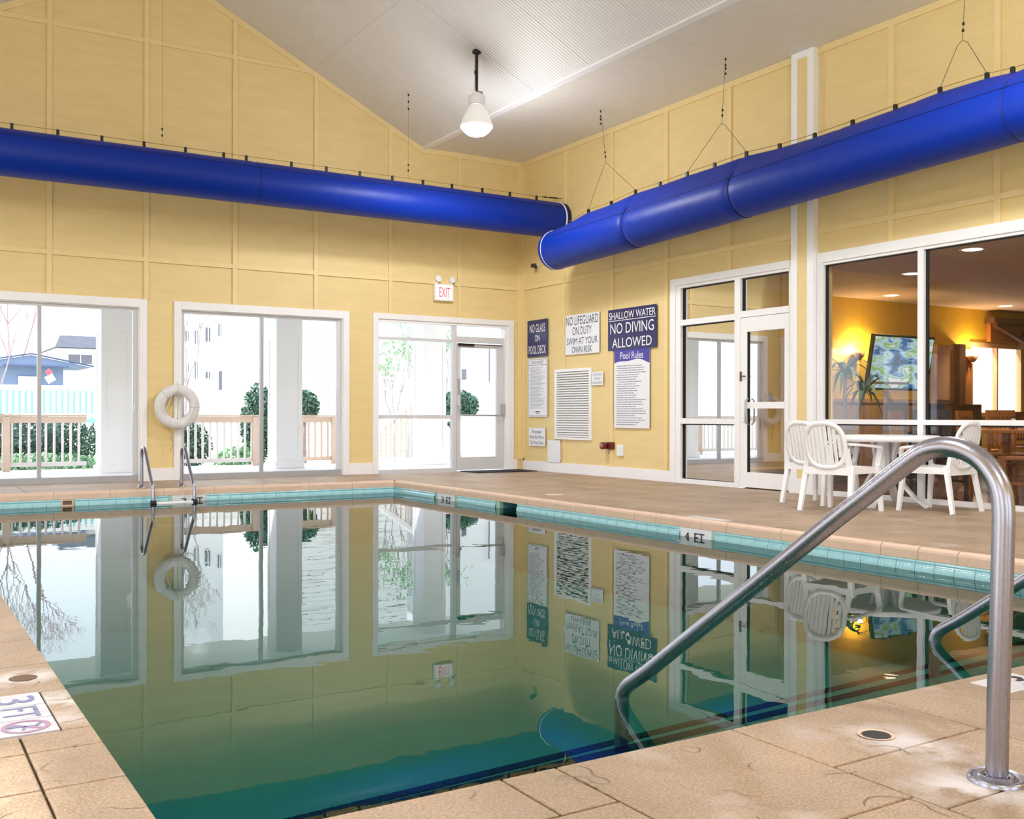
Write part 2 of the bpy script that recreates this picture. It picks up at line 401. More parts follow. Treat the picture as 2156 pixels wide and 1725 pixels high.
for zc in (3.03, 6.02):
    x0, x1 = (XL, XC-.06) if zc < ZB else (XR-(ZR-zc)/KS+.05, XR+(ZR-zc)/KS-.05)
    xs = [x0]+sorted(x for x in bx if x0 < x < x1)+[x1]
    for i in range(len(xs)-1):
        a = xs[i]+(.033 if i else 0); b = xs[i+1]-(.033 if i < len(xs)-2 else 0)
        if b > a: MB().box(a, b, YC-.024, YC, zc-.031, zc+.031).build('batten', M['batten'], wall_back)
MB().box(XC-.085, XC-.0005, YC-.019, YC, .172, ZB).build('corner_batten', M['batten'], wall_back)
for (xa, za, xb, zb) in ((XF1, ZF, XR, ZR), (XF0, ZF, XR, ZR)):
    w = .10; MB().add([(xa, YC-.021, za), (xb, YC-.021, zb), (xb, YC-.021, zb-w), (xa, YC-.021, za-w*.9), (xa, YC, za), (xb, YC, zb), (xb, YC, zb-w), (xa, YC, za-w*.9)],
        [(0,1,2,3),(7,6,5,4),(0,4,5,1),(3,2,6,7),(0,3,7,4),(1,5,6,2)]).build('rake_board', M['batten'], wall_back)
MB().box(XF1-.02, XC-.02, YC-.02, YC, ZB-.085, ZB).build('frieze_board', M['batten'], wall_back)
MB().box(XL, XF0+.02, YC-.02, YC, ZB-.085, ZB).build('frieze_board', M['batten'], wall_back)

# right wall: openings for the lobby door and the lobby windows
holesB = [(8.565, 10.60, 0, 2.665), (1.2, 8.066, 0, 2.665)]
mb = MB()
for r in rect_minus((YF, YC+.16, 0, ZB+.05), holesB): mb.prism(rp(r), fB(0), XC+.012, XC+.15)
wall_right = struct(mb.build('wall_right', M['wall']))
by = [YC-.07-k*1.2192 for k in range(16)]
edges = sorted([YF]+[y for y in by[1:] if YF < y]+[YC])
for i in range(len(edges)-1):
    for j in range(2):
        mb = MB(); z0, z1 = ((.0, 3.03), (3.03, ZB))[j]
        for r in rect_minus((edges[i]+.002, edges[i+1]-.002, z0+.002, z1-.002), holesB): mb.prism(rp(r), fB(0), XC, XC+.0115)
        if mb.f: mb.build('panel', M['wall'], wall_right)
for k, y in enumerate(by[1:]):
    if y < YF or 8.10 < y < 8.53: continue
    z0 = .155
    if 8.4 < y < 10.72 or y < 8.14: z0 = 2.76
    w = .014 if k == 0 else .033
    if k == 0: MB().box(XC-.018, XC, y-w, y+w, .155, .528).build('batten', M['batten'], wall_right); z0 = 1.638
    MB().box(XC-.025, XC, y-w, y+w, z0 if z0 > 1 or k != 1 else z0, ZB-.075).build('batten', M['batten'], wall_right)
ys = [YF, 8.146]; seg = []
lo = [YF]+sorted(y for y in by[2:] if y < 8.1)+[8.146]; hi = [8.48]+sorted(y for y in by[1:] if y > 8.6)+[YC-.09]
for lst in (lo, hi):
    for i in range(len(lst)-1):
        a = lst[i]+(.034 if i else 0); b = lst[i+1]-(.034 if i < len(lst)-2 else 0)
        if b-a > .03: MB().box(XC-.024, XC, a, b, 3.0, 3.062).build('batten', M['batten'], wall_right)
MB().box(XC-.02, XC, YF, 8.146, ZB-.075, ZB).build('frieze_board', M['batten'], wall_right)
MB().box(XC-.02, XC, 8.48, YC-.02, ZB-.075, ZB).build('frieze_board', M['batten'], wall_right)
MB().box(XC-.019, XC, YC-.09, YC-.0195, .155, ZB-.075).build('corner_batten', M['batten'], wall_right)

# left and front walls (behind the viewer), with the window openings that light the hall
holesL = [(-2.2, .4, 0, 2.4), (1.6, 4.2, 0, 2.4), (5.4, 8.0, 0, 2.4), (9.2, 11.8, 0, 2.4)]
mb = MB()
for r in rect_minus((YF, YC+.012, 0, ZB+.05), holesL): mb.prism(rp(r), fB(0), XL-.15, XL)
struct(mb.build('wall_left', M['wall']))
mb = MB()
for r in rect_minus((XL-.15, XC+.15, 0, 7.3), [(-1.5, 1.1, 0, 2.4), (2.4, 5.0, 0, 2.4)]):
    for p in gable_clip(rp(r)): mb.prism(p, fA(0), YF-.15, YF)
struct(mb.build('wall_front', M['wall']))

# pilaster beside the lobby door
pil = thing('pilaster', 'tall white framed pilaster with yellow centre between lobby door and lobby window', 'pilaster', (XC, 8.313, 0))
MB().box(XC-.078, XC-.0005, 8.15, 8.476, 0, ZB-.001).build('core', M['wall'], pil)
MB().box(XC-.086, XC-.079, 8.385, 8.48, .176, ZB-.001).build('stile', M['white'], pil)
MB().box(XC-.086, XC-.079, 8.146, 8.235, .176, ZB-.001).build('stile', M['white'], pil)
MB().box(XC-.086, XC-.079, 8.236, 8.384, ZB-.08, ZB-.001).build('top_rail', M['white'], pil)
MB().box(XC-.085, XC-.0005, 8.142, 8.1495, .176, ZB-.001).build('side_board', M['white'], pil)
MB().box(XC-.094, XC-.0005, 8.138, 8.49, 0, .175).build('plinth', M['white'], pil, bevel=.003)

# ------------------------------------------------------------------ ceiling
ceil = root_struct('ceiling')
y = YF
while y < YC:
    y1 = min(y+1.2192, YC)
    for sgn, xf in ((1, XF1), (-1, XF0)):
        for t0, t1 in ((0, .46), (.46, 1)):
            xa = xf+(XR-xf)*t0; xb = xf+(XR-xf)*t1; za = ZF+(ZR-ZF)*t0; zb = ZF+(ZR-ZF)*t1
            g = .0025; ya, yb = y+g, y1-g
            gx = g if sgn < 0 else -g
            mb = MB(); vs = [(xa+gx, ya, za), (xb-gx, ya, zb), (xb-gx, yb, zb), (xa+gx, yb, za)]
            mb.add(vs+[(a, b, c+.02) for a, b, c in vs], [(0,1,2,3),(7,6,5,4),(0,4,5,1),(1,5,6,2),(2,6,7,3),(3,7,4,0)])
            mb.build('ceiling_sheet', M['ceil'], ceil)
    MB().box(XF1+.05, XC-.001, y+.0015, y1-.0015, ZB, ZB+.015).build('soffit_sheet', M['ceilflat'], ceil)
    MB().box(XL+.001, XF0-.05, y+.0015, y1-.0015, ZB, ZB+.015).build('soffit_sheet', M['ceilflat'], ceil)
    y += 1.2192
roofm = MB()
prof = [(XL-.2, ZB+.03), (XF0, ZB+.03), (XR, ZR+.03), (XF1, ZB+.03), (XC+.2, ZB+.03)]
vs = [(x, yy, z+dz) for dz in (0, .2) for yy in (YF-.2, YC+.2) for x, z in prof]
fs = []
for dz in (0, 10):
    for i in range(4): fs.append((dz+i, dz+i+1, dz+5+i+1, dz+5+i))
for i in range(4): fs += [(i, i+1, 10+i+1, 10+i), (5+i, 5+i+1, 15+i+1, 15+i)]
fs += [(0, 5, 15, 10), (4, 9, 19, 14)]
roofm.add(vs, fs).build('roof_deck', M['white'], ceil)
for xf, s_ in ((XF1, 1), (XF0, -1)):
    MB().box(min(xf-.03*s_, xf+.075*s_), max(xf-.03*s_, xf+.075*s_), YF, YC-.021, ZB-.018, ZB+.004).build('fold_trim', M['white'], ceil)

# ------------------------------------------------------------------ pool deck and pool
PX0, PX1, PY0, PY1, ZW = .52, 6.11, 2.156, 12.887, -.163
floor = root_struct('floor')
bed = MB()
for r in rect_minus((XL, XC, YF, YC), [(PX0-.075, PX1+.075, PY0-.075, PY1+.075), (PX1+.07, PX1+.40, 9.64, 10.10)]): bed.box(r[0], r[1], r[2], r[3], -.35, -.016)
bed.build('bed', M['joint'], floor)
def slab(x0, x1, y0, y1, holes=()):
    g = .0035; mb = MB()
    mb.box(x0+g, x1-g, y0+g, y1-g, -.015, 0); mb.build('slab', M['deck'], floor, bevel=.004)
# near side, measured joints
for r in [(.52,1.322,1.905,2.176),(1.322,1.486,1.905,2.176),(.9,1.486,1.30,1.905),(.30,.9,1.30,1.905),(1.486,2.10,1.56,2.176),(1.486,1.857,1.0,1.56),(1.857,2.10,1.0,1.56),
          (2.10,2.722,1.80,2.176),(2.10,2.722,1.472,1.80),(2.10,2.722,.9,1.472),(2.722,3.35,1.66,2.176),(2.722,3.35,1.1,1.66),(3.35,4.2,1.5,2.176),(3.35,4.2,.8,1.5),
          (4.2,5.1,1.4,2.176),(5.1,6.17,1.5,2.176),(.52,.9,.6,1.30),(.9,1.486,.5,1.30),(.30,.52,1.905,2.176),(1.486,2.10,.4,1.0),(2.10,2.722,.3,.9),(2.722,3.35,.4,1.1),(4.2,5.1,.7,1.4),(5.1,6.17,.6,1.5)]: slab(*r)
for r in rect_minus((XL, 6.17, YF, 2.176), [(.30,.52,1.905,2.176),(.52,1.322,1.905,2.176),(1.322,1.486,1.905,2.176),(.9,1.486,1.30,1.905),(.30,.9,1.30,1.905),(1.486,2.10,.4,2.176),(2.10,2.722,.3,2.176),(2.722,3.35,.4,2.176),(3.35,4.2,.8,2.176),(4.2,5.1,.7,2.176),(5.1,6.17,.6,2.176),(.52,.9,.6,1.30),(.9,1.486,.5,1.30)]): slab(*r)
# left side: strip next to the water, then wider slabs
yl = [2.176, 2.69, 3.0, 3.172, 3.65, 4.06, 4.52, 5.1, 5.62, 6.3, 7.05, 7.7, 8.5, 9.3, 10.0, 10.9, 11.8, PY1]
for i in range(len(yl)-1):
    xs = .345 if i < 3 else .30
    if not (3.17 < (yl[i]+yl[i+1])/2 < 3.65): slab(xs, PX0+.02, yl[i], yl[i+1])
    slab(-.28+.05*(i % 3), xs, yl[i], yl[i+1]); slab(XL, -.28+.05*(i % 3), yl[i], yl[i+1])
slab(.455, PX0+.02, 3.172, 3.65)
# right side and far side
yr = [YF, -2.6, -.8, .9, 2.176, 3.4, 4.62, 5.9, 7.1, 8.3, 9.55, 10.8, 12.0, PY1+.06]
for i in range(len(yr)-1):
    slab(6.17, 7.75, yr[i], yr[i+1]); slab(7.75, XC, yr[i]+.0, yr[i+1])
xr = [XL, -1.1, .2, 1.5, 2.8, 4.1, 5.4, 6.7, 7.95, XC]
for i in range(len(xr)-1): slab(xr[i], xr[i+1], PY1+.06, YC)

pool = thing('swimming_pool', 'green indoor swimming pool with aqua waterline tiles and tan coping', 'swimming pool', (PX0, PY0, 0))
fl = MB(); zf = -.82
fl.box(PX0-.05, PX1+.05, PY0-.05, PY1+.05, zf-.05, zf)
fl.box(PX0-.05, PX0, PY0-.05, PY1+.05, zf, -.016); fl.box(PX0, PX1, PY0-.05, PY0, zf, -.016); fl.box(PX0, PX1, PY1, PY1+.05, zf, -.016)
SK0, SK1 = 9.662, 10.079       # skimmer mouth
fl.box(PX1, PX1+.05, PY0-.05, SK0, zf, -.016); fl.box(PX1, PX1+.05, SK1, PY1+.05, zf, -.016); fl.box(PX1, PX1+.05, SK0, SK1, zf, -.34); fl.box(PX1, PX1+.05, SK0, SK1, -.087, -.016)
fl.build('basin', M['plaster'], pool)
# two wide entry steps, nosings slightly skewed
def Ly(x): return .0429*x+2.916
def Uy(x): return .0618*x+3.165
for f_, z in ((Uy, -.42), (Ly, -.33)):
    mb = MB(); a, b = PX0, PX1
    vs = [(a, PY0, zf), (b, PY0, zf), (b, f_(b), zf), (a, f_(a), zf)]
    mb.add(vs+[(p[0], p[1], z) for p in vs], [(0,3,2,1),(4,5,6,7),(0,1,5,4),(1,2,6,5),(2,3,7,6),(3,0,4,7)]); mb.build('step', M['plaster'], pool)
tl = MB().box(-.0235, .0235, -.0245, .0245, 0, .004).mesh('nosing_tile'); tl.materials.append(M['blacktile'])
PO = Vector(pool.location)
for f_, z, k in ((Ly, -.33, .0429), (Uy, -.42, .0618)):
    x = .62
    while x < 6.05:
        share('nosing_tile', tl, Vector((x, f_(x)-.027, z+.0005))-PO, pool, rz=math.atan(k)); x += .052
# moulded waterline tiles: flat rim, groove, rope-like bead, groove, flat rim
def waterline_tile():
    mb = MB(); L = .149; n = 13
    prof = [(0,-.087),(.004,-.089),(.004,-.106),(.0005,-.109),(.004,-.112)]
    zs = [-.112-.07*(i/8) for i in range(9)]
    rows = [[(x, -.087) for x in ()]]
    cols = [i*L/(n-1) for i in range(n)]
    def d(x, z):
        if z > -.107: return .006 if z < -.0875 else 0
        if z > -.113: return .0015
        if z > -.215:
            t = (z+.163)/.05; ph = (x/L*5*2*PI)+(z+.163)*70
            return .003+.013*math.sqrt(max(0, 1-t*t))+.0035*math.sin(ph)*max(0, 1-t*t)
        if z > -.221: return .0015
        return .006
    Z = [-.087, -.0885, -.106, -.109, -.1125, -.12, -.13, -.14, -.15, -.163, -.176, -.19, -.205, -.2145, -.218, -.222, -.238]
    vs = [(x, d(x, z), z) for z in Z for x in cols]; fs = []
    for i in range(len(Z)-1):
        for j in range(n-1): fs.append((i*n+j, i*n+j+1, (i+1)*n+j+1, (i+1)*n+j))
    mb.add(vs, fs, True)
    b = [(0,-.003,-.087),(L,-.003,-.087),(0,-.003,-.238),(L,-.003,-.238)]
    mb.add(b+[(0,.001,-.087),(L,.001,-.087),(0,.001,-.238),(L,.001,-.238)], [(0,1,5,4),(2,3,7,6),(0,2,6,4),(1,3,7,5)])
    me = mb.mesh('waterline_tile'); me.materials.append(M['aqua']); return me
wt = waterline_tile()
mk = MB().box(0, .1465, -.003, .007, -.238, -.087).mesh('marker_tile'); mk.materials.append(M['markertile'])
# right side: local +y of the tile must face -x ; local +x runs along -y
y = PY1-.006
markers_r = ((11.150, 11.594), (6.553, 7.002))
while y-.149 > PY0:
    mid = y-.075
    if SK0-.03 < mid < SK1+.03: y -= .152; continue
    if any(a-.02 < mid < b+.02 for a, b in markers_r): y -= .152; continue
    share('waterline_tile', wt, Vector((PX1-.0025, y-.149, 0))-PO, pool, rz=PI/2); y -= .152
# far side: faces -y
x = PX1-.02
fit = (1.835, 1.975); mfar = (3.101, 3.556)
while x-.149 > PX0:
    mid = x-.075
    if fit[0]-.06 < mid < fit[1]+.06 or mfar[0]-.02 < mid < mfar[1]+.02: x -= .152; continue
    share('waterline_tile', wt, Vector((x, PY1-.0025, 0))-PO, pool, rz=PI); x -= .152
MR = Matrix(((0,0,-1),(-1,0,0),(0,1,0)))     # text on the right wall plane (faces -x)
MF = Matrix(((1,0,0),(0,0,-1),(0,1,0)))      # text on the back wall plane (faces -y)
def TM(R, loc): return Matrix.Translation(loc) @ R.to_4x4()
for (a, b), s_ in zip(markers_r, ('3 FT', '4 FT')):
    for k in range(3): share('marker_tile', mk, Vector((PX1-.0005, a+k*.149+.002, 0))-PO, pool, rz=PI/2)
    c = (a+b)/2
    text_mb(s_[0], TM(MR, (PX1-.0125, c+.085, ZW)), .062, .082).build('depth_numeral', M['black'], pool, label='black depth numeral on a white waterline tile')
    text_mb('FT', TM(MR, (PX1-.0125, c-.075, ZW)), .125, .082).build('depth_letters', M['black'], pool, label='black FT letters on a white waterline tile')
for k in range(3): share('marker_tile', mk, Vector((mfar[0]+(k+1)*.149, PY1-.0005, 0))-PO, pool, rz=PI)
text_mb('3', TM(MF, (3.24, PY1-.0125, ZW)), .062, .082).build('depth_numeral', M['black'], pool)
text_mb('FT', TM(MF, (3.41, PY1-.0125, ZW)), .125, .082).build('depth_letters', M['black'], pool)
fr = MB(); fr.box(fit[0], fit[1], PY1-.012, PY1, -.10, -.088); fr.box(fit[0], fit[0]+.02, PY1-.012, PY1, -.20, -.10); fr.box(fit[1]-.02, fit[1], PY1-.012, PY1, -.20, -.10); fr.box(fit[0]+.02, fit[1]-.02, PY1-.012, PY1, -.165, -.148)
fr.build('inlet_frame', M['coping'], pool, label='small cream inlet frame in the waterline tiles')
MB().box(fit[0]+.02, fit[1]-.02, PY1-.004, PY1-.001, -.20, -.10).build('inlet_grille', M['joint'], pool)
# skimmer throat lined with dark teal tile
sk = MB(); d = .36
sk.box(PX1+.051, PX1+d, SK0-.01, SK0, -.34, -.087); sk.box(PX1+.051, PX1+d, SK1, SK1+.01, -.34, -.087); sk.box(PX1+d, PX1+d+.01, SK0-.01, SK1+.01, -.34, -.087); sk.box(PX1+.051, PX1+d, SK0, SK1, -.35, -.34)
sk.box(PX1+.051, PX1+d, SK0-.01, SK1+.01, -.087, -.08)
M['teal_tile'] = mat('dark_teal_tile', (96,160,170), .2, var=.15, vscale=20)
sk.build('skimmer_throat', M['teal_tile'], pool)
# coping stones with a rounded nose
def coping(L):
    mb = MB(); g = .0022; prof = [(.065,-.087),(0.004,-.087),(0,-.083),(0,-.028),(.005,-.012),(.016,-.002),(.030,.002),(.065,.002)]
    n = len(prof); g = .0035; vs = [(L*e+(g if e == 0 else -g), y, z) for e in (0, 1) for y, z in prof]
    fs = [tuple(range(n)), tuple(range(n, 2*n))[::-1]]+[(i, (i+1) % n, n+(i+1) % n, n+i) for i in range(n)]
    return mb.add(vs, fs)
def put_coping(a, b, side):
    mb = coping(b-a); me = mb.mesh('coping_stone'); me.materials.append(M['coping'])
    if side == 'R': o = share('coping_stone', me, Vector((PX1-.006, b, 0))-PO, pool, rz=-PI/2)
    else: o = share('coping_stone', me, Vector((a, PY1-.006, 0))-PO, pool)
    return o
jr = [PY0, 2.38, 2.69, 3.30, 3.60, 4.202, 4.505, 4.815, 5.42, 5.764, 6.377, 6.688, 7.294, 7.613, 8.246, 8.565, 9.171, 9.483, 9.784, 10.414, 11.039, 11.65, 12.26, PY1]
for i in range(len(jr)-1): put_coping(jr[i], jr[i+1], 'R')
x = PX0
while x < PX1-.01: put_coping(x, min(x+.62, PX1), 'F'); x += .62
wat = MB(); wat.add([(PX0+.001, PY0+.001, ZW), (PX1+.35, PY0+.001, ZW), (PX1+.35, PY1-.001, ZW), (PX0+.001, PY1-.001, ZW)], [(0,1,2,3)])
wat = MB(); wat.add([(PX0+.001,PY0+.001,ZW),(PX1-.001,PY0+.001,ZW),(PX1-.001,SK0,ZW),(PX1+.35,SK0,ZW),(PX1+.35,SK1,ZW),(PX1-.001,SK1,ZW),(PX1-.001,PY1-.001,ZW),(PX0+.001,PY1-.001,ZW)], [(0,1,2,5,6,7),(2,3,4,5)])
tag(wat.build('pool_water', M['water'], fix=False), 'still green pool water mirroring the yellow walls and windows', 'water', kind='stuff')

# deck markers, skimmer lid, empty rail socket
def flat(name, r, m, label, z=.0035): return MB().box(r[0], r[1], r[2], r[3], -.012, z).build(name, m, floor, label=label)
MD = Matrix(((0,1,0),(-1,0,0),(0,0,1)))
ft = [(.02,.345+.108,3.494,3.642),(.02,.449,3.338,3.490),(.02,.448,3.178,3.334)]
flat('depth_marker', (.302,.452,3.494,3.646), M['oldmarker'], 'worn white deck tile with a faded blue 3', .001)
flat('depth_marker', (.150,.298,3.494,3.646), M['oldmarker'], 'worn white deck tile left of the faded 3', .001)
flat('depth_marker', (.302,.452,3.338,3.490), M['oldmarker'], 'worn white deck tile with a faded blue FT', .001)
flat('depth_marker', (.150,.298,3.338,3.490), M['oldmarker'], 'worn white deck tile left of the faded FT', .001)
flat('no_diving_marker', (.150,.452,3.178,3.334), M['oldmarker'], 'white deck tile with a faded no diving symbol', .001)
RD = Matrix(((0,1,0),(-1,0,0),(0,0,1)))
text_mb('3', TM(RD, (.375, 3.57, 0)), .085, .115, depth=.0022).build('marker_print', M['fadedink'], floor)
text_mb('FT', TM(RD, (.375, 3.415, 0)), .12, .10, depth=.0022).build('marker_print', M['fadedink'], floor)
rg = MB(); n = 28; vs = []
for k in range(n):
    a = 2*PI*k/n; vs += [(.372+.066*math.cos(a), 3.256+.066*math.sin(a), .0022), (.372+.052*math.cos(a), 3.256+.052*math.sin(a), .0022)]
rg.add(vs, [(2*k, 2*((k+1) % n), 2*((k+1) % n)+1, 2*k+1) for k in range(n)]); rg.obox((.372, 3.256, .0022), ((1,-.9,0),(.9,1,0),(0,0,1)), (.056,.006,.0002))
rg.build('no_diving_ring', M['fadedred'], floor)
dv = MB(); dv.bar((.335,3.262,.0024),(.40,3.250,.0024),.012,.0004); dv.bar((.40,3.250,.0024),(.415,3.285,.0024),.008,.0004); dv.bar((.37,3.256,.0024),(.36,3.22,.0024),.008,.0004); dv.cyl((.33,3.262,.0022),(.33,3.262,.0028),.010,n=10)
dv.build('diver_pictogram', M['fadedink'], floor)
text_mb('NO DIVING', TM(RD, (.285, 3.256, 0)), .13, .018, depth=.0022).build('marker_print', M['fadedink'], floor)
# right marker by the second rail
flat('depth_marker', (3.155,3.245,1.975,2.125), M['markertile'], 'white deck tile left of the black 3', .001)
flat('depth_marker', (3.248,3.40,1.975,2.125), M['markertile'], 'white deck depth tile with a black 3 beside the steel rail', .001)
RK = Matrix.Rotation(PI, 3, 'Z')
text_mb('3', TM(Matrix.Identity(3), (3.325, 2.05, 0)), .085, .115, depth=.0025).build('marker_print', M['black'], floor)
flat('depth_marker', (6.185,6.29,6.50,6.97), M['oldmarker'], 'flat cream depth tile on the deck by the far coping', .002)
MB().lathe([(0,.001),(.11,.001),(.115,-.006)], (6.62, 9.70, .002), 24).build('skimmer_lid', M['coping'], floor, label='round tan skimmer lid flush with the deck')
so = MB(); prof = [(.052,.002),(.046,.003),(.040,-.002),(.036,-.012)]
so.lathe(prof, (2.411, 1.915, 0), 20); so.build('socket_rim', M['coping'], floor, label='chipped rim of an empty rail socket')
so = MB(); so.lathe([(.040,.0012),(0,.0012)], (2.411, 1.915, 0), 20); so.build('socket_hole', M['gasket'], floor)
so = MB(); so.lathe([(.045,.002),(.038,.003),(.0,.0015)], (.432, 3.863, 0), 18); so.build('socket_hole', M['joint'], floor, label='plugged socket in the left deck')

# ------------------------------------------------------------------ windows and doors of the back wall
def glassbox(name, r, y0, y1, parent, m='glass', axis='A'):
    mb = MB()
    if axis == 'A': mb.add([(r[0],y0,r[2]),(r[1],y0,r[2]),(r[1],y0,r[3]),(r[0],y0,r[3])], [(0,1,2,3)])
    else: mb.add([(y0,r[0],r[2]),(y0,r[1],r[2]),(y0,r[1],r[3]),(y0,r[0],r[3])], [(0,1,2,3)])
    return mb.build(name, M[m], parent, fix=False)
def frame_rects(name, rects, d0, d1, parent, m, axis='A', bevel=0, label=None):
    for r in rects:
        mb = MB()
        if axis == 'A': mb.box(r[0], r[1], d0, d1, r[2], r[3])
        else: mb.box(d0, d1, r[0], r[1], r[2], r[3])
        mb.build(name, M[m], parent, bevel=bevel, label=label)
def sliding_window(idx, X0, X1, mull):
    w = root_struct('window_%d' % idx, (X0, YC, 0)); zt = 2.483; t = .10
    frame_rects('casing', [(X0,X0+t,0,zt),(X1-t,X1,0,zt),(X0+t,X1-t,zt-.11,zt)], YC-.028, YC+.0, w, 'white', bevel=.003)
    frame_rects('jamb', [(X0+t,X0+t+.012,0,zt-.11),(X1-t-.012,X1-t,0,zt-.11),(X0+t+.012,X1-t-.012,zt-.122,zt-.11)], YC+.0, YC+.15, w, 'white')
    a, b = X0+t+.012, X1-t-.012
    frame_rects('sash_frame', [(a,a+.045,.085,2.361),(b-.062,b,.085,2.361),(a+.045,b-.062,2.325,2.361)], YC+.045, YC+.10, w, 'alum', bevel=.002)
    frame_rects('sill', [(a,b,0,.082)], YC+.0, YC+.13, w, 'greyframe', bevel=.003)
    frame_rects('mullion', [(mull-.024,mull+.024,.082,2.325)], YC+.04, YC+.105, w, 'greyframe', bevel=.002)
    glassbox('pane', (a+.045, mull-.02, .082, 2.325), YC+.07, 0, w); glassbox('pane', (mull+.02, b-.062, .082, 2.325), YC+.075, 0, w)
    return w
sliding_window(1, .551, 3.154, 1.815)
w2 = sliding_window(2, 3.513, 6.116, 4.779)
sliding_window(3, -2.1, .186, -.95)
MB().box(5.972, 5.985, YC+.030, YC+.045, .86, .93).build('latch', M['white2'], w2)
MB().box(2.99, 3.006, YC+.030, YC+.045, .96, 1.04).build('latch', M['white2'], bpy.data.objects['window_1'])
# glazed exit door with side light
dd = root_struct('door_1', (6.505, YC, 0))
frame_rects('casing', [(6.505,6.60,0,2.487),(8.967,9.062,0,2.487),(6.60,8.967,2.40,2.487)], YC-.028, YC, dd, 'white', bevel=.003)
frame_rects('jamb', [(6.60,6.612,0,2.40),(8.90,8.967,0,2.40),(6.612,8.90,2.36,2.40)], YC, YC+.14, dd, 'white')
frame_rects('frame_rail', [(6.612,7.922,2.087,2.132),(6.612,7.922,.853,.911),(6.612,7.922,0,.055),(7.998,8.90,2.095,2.192)], YC+.03, YC+.09, dd, 'alum', bevel=.002)
frame_rects('frame_post', [(7.922,7.998,0,2.36)], YC+.02, YC+.10, dd, 'alum', bevel=.002)
glassbox('pane', (6.612,7.922,2.132,2.36), YC+.06, 0, dd); glassbox('pane', (6.612,7.922,.911,2.087), YC+.06, 0, dd); glassbox('pane', (6.612,7.922,.055,.853), YC+.06, 0, dd); glassbox('pane', (7.998,8.90,2.192,2.36), YC+.06, 0, dd)
leaf = MB(); 
for r in [(8.012,8.075,.017,2.079),(8.755,8.89,.017,2.079),(8.075,8.755,2.01,2.079),(8.075,8.755,.017,.227)]: leaf.box(r[0],r[1],YC+.03,YC+.075,r[2],r[3])
leaf = leaf.build('door_leaf', M['alum'], dd, bevel=.003)
glassbox('leaf_pane', (8.075,8.755,.227,2.01), YC+.055, 0, leaf)
pb = MB().tube([(8.02,YC+.02,1.06),(8.02,YC-.03,1.04),(8.025,YC-.045,.95),(8.06,YC-.05,.91),(8.82,YC-.05,.905),(8.855,YC-.045,.94),(8.86,YC-.035,1.0),(8.86,YC+.02,1.02)], .013, 10)
pb.build('panic_bar', M['greyframe'], dd, label='grey metal push bar across the glazed door')
MB().box(8.835,8.885,YC-.04,YC+.03,.93,1.10).build('bar_housing', M['greyframe'], dd, bevel=.006)
MB().box(8.02,8.05,YC+.01,YC+.03,1.25,1.50).build('lock_plate', M['greyframe'], dd)
cl = MB().box(8.02,8.30,YC-.03,YC+.03,2.035,2.075); cl.bar((8.3,YC-.02,2.06),(8.84,YC-.01,2.06),.015,.012); cl.build('door_closer', M['darkpipe'], dd)
# baseboards
bb = root_struct('baseboard_back', (0, YC, 0))
frame_rects('board', [(.186,.551,0,.172),(3.154,3.513,0,.172),(6.116,6.505,0,.172),(9.062,9.136,0,.172),(XL,-2.1,0,.172)], YC-.022, YC, bb, 'white', bevel=.003)
bb = root_struct('baseboard_right', (XC, 12, 0))
frame_rects('board', [(10.70,YC-.092,0,.155)], XC-.022, XC, bb, 'white', axis='B', bevel=.003)
frame_rects('corner_block', [(YC-.09,YC-.022,.03,.20)], XC-.020, XC, bb, 'batten', axis='B')
# door mat
tag(MB().box(8.0, 9.12, 13.86, 14.42, 0.0, .012).build('door_mat', M['mat'], None, org=(8.5,14.1,0), bevel=.004), 'thin black door mat on the deck at the exit door', 'mat')

# ------------------------------------------------------------------ lobby door and lobby windows in the right wall
d2 = root_struct('door_2', (XC, 9.5, 0))
frame_rects('casing', [(10.60,10.70,0,2.757),(8.476,10.60,2.665,2.757)], XC-.03, XC, d2, 'white', axis='B', bevel=.003)
frame_rects('casing', [(8.48,8.565,0,2.665)], XC-.03, XC, d2, 'white', axis='B', bevel=.003)
frame_rects('frame_post', [(10.505,10.60,0,2.665),(9.387,9.487,0,2.665),(8.565,8.570,0,2.665)], XC-.012, XC+.09, d2, 'white', axis='B', bevel=.002)
frame_rects('frame_rail', [(9.487,10.505,2.625,2.665),(9.487,10.505,2.120,2.196),(9.487,10.505,.798,.873),(9.487,10.505,0,.06),(8.570,9.387,2.632,2.665),(8.570,9.387,2.138,2.218)], XC-.010, XC+.085, d2, 'white', axis='B', bevel=.002)
panes = [(9.487,10.505,2.196,2.625),(9.487,10.505,.873,2.12),(9.487,10.505,.06,.798),(8.570,9.387,2.218,2.632)]
for r in panes:
    glassbox('pane', r, XC+.05, 0, d2, 'glassint', 'B')
    frame_rects('gasket', [(r[1]-.018,r[1],r[2],r[3]),(r[0],r[1]-.018,r[3]-.014,r[3]),(r[0],r[1]-.018,r[2],r[2]+.006)], XC+.03, XC+.049, d2, 'gasket', axis='B')
leaf = MB()
for r in [(9.268,9.383,.018,2.132),(8.575,8.648,.018,2.132),(8.648,9.268,1.951,2.132),(8.648,9.268,.018,.205)]: leaf.box(XC-.012,XC+.045,r[0],r[1],r[2],r[3])
leaf = leaf.build('door_leaf', M['white'], d2, bevel=.003)
glassbox('leaf_pane', (8.648,9.268,.205,1.951), XC+.02, 0, leaf, 'glassint', 'B')
MB().box(XC-.02,XC+.01,8.648,9.268,.997,1.076).build('cross_rail', M['white'], leaf)
frame_rects('leaf_gasket', [(9.258,9.268,.205,1.951)], XC+.0, XC+.019, leaf, 'gasket', axis='B')
MB().box(XC-.02,XC-.012,9.30,9.375,.83,1.10).build('lock_plate', M['white2'], leaf, bevel=.01)
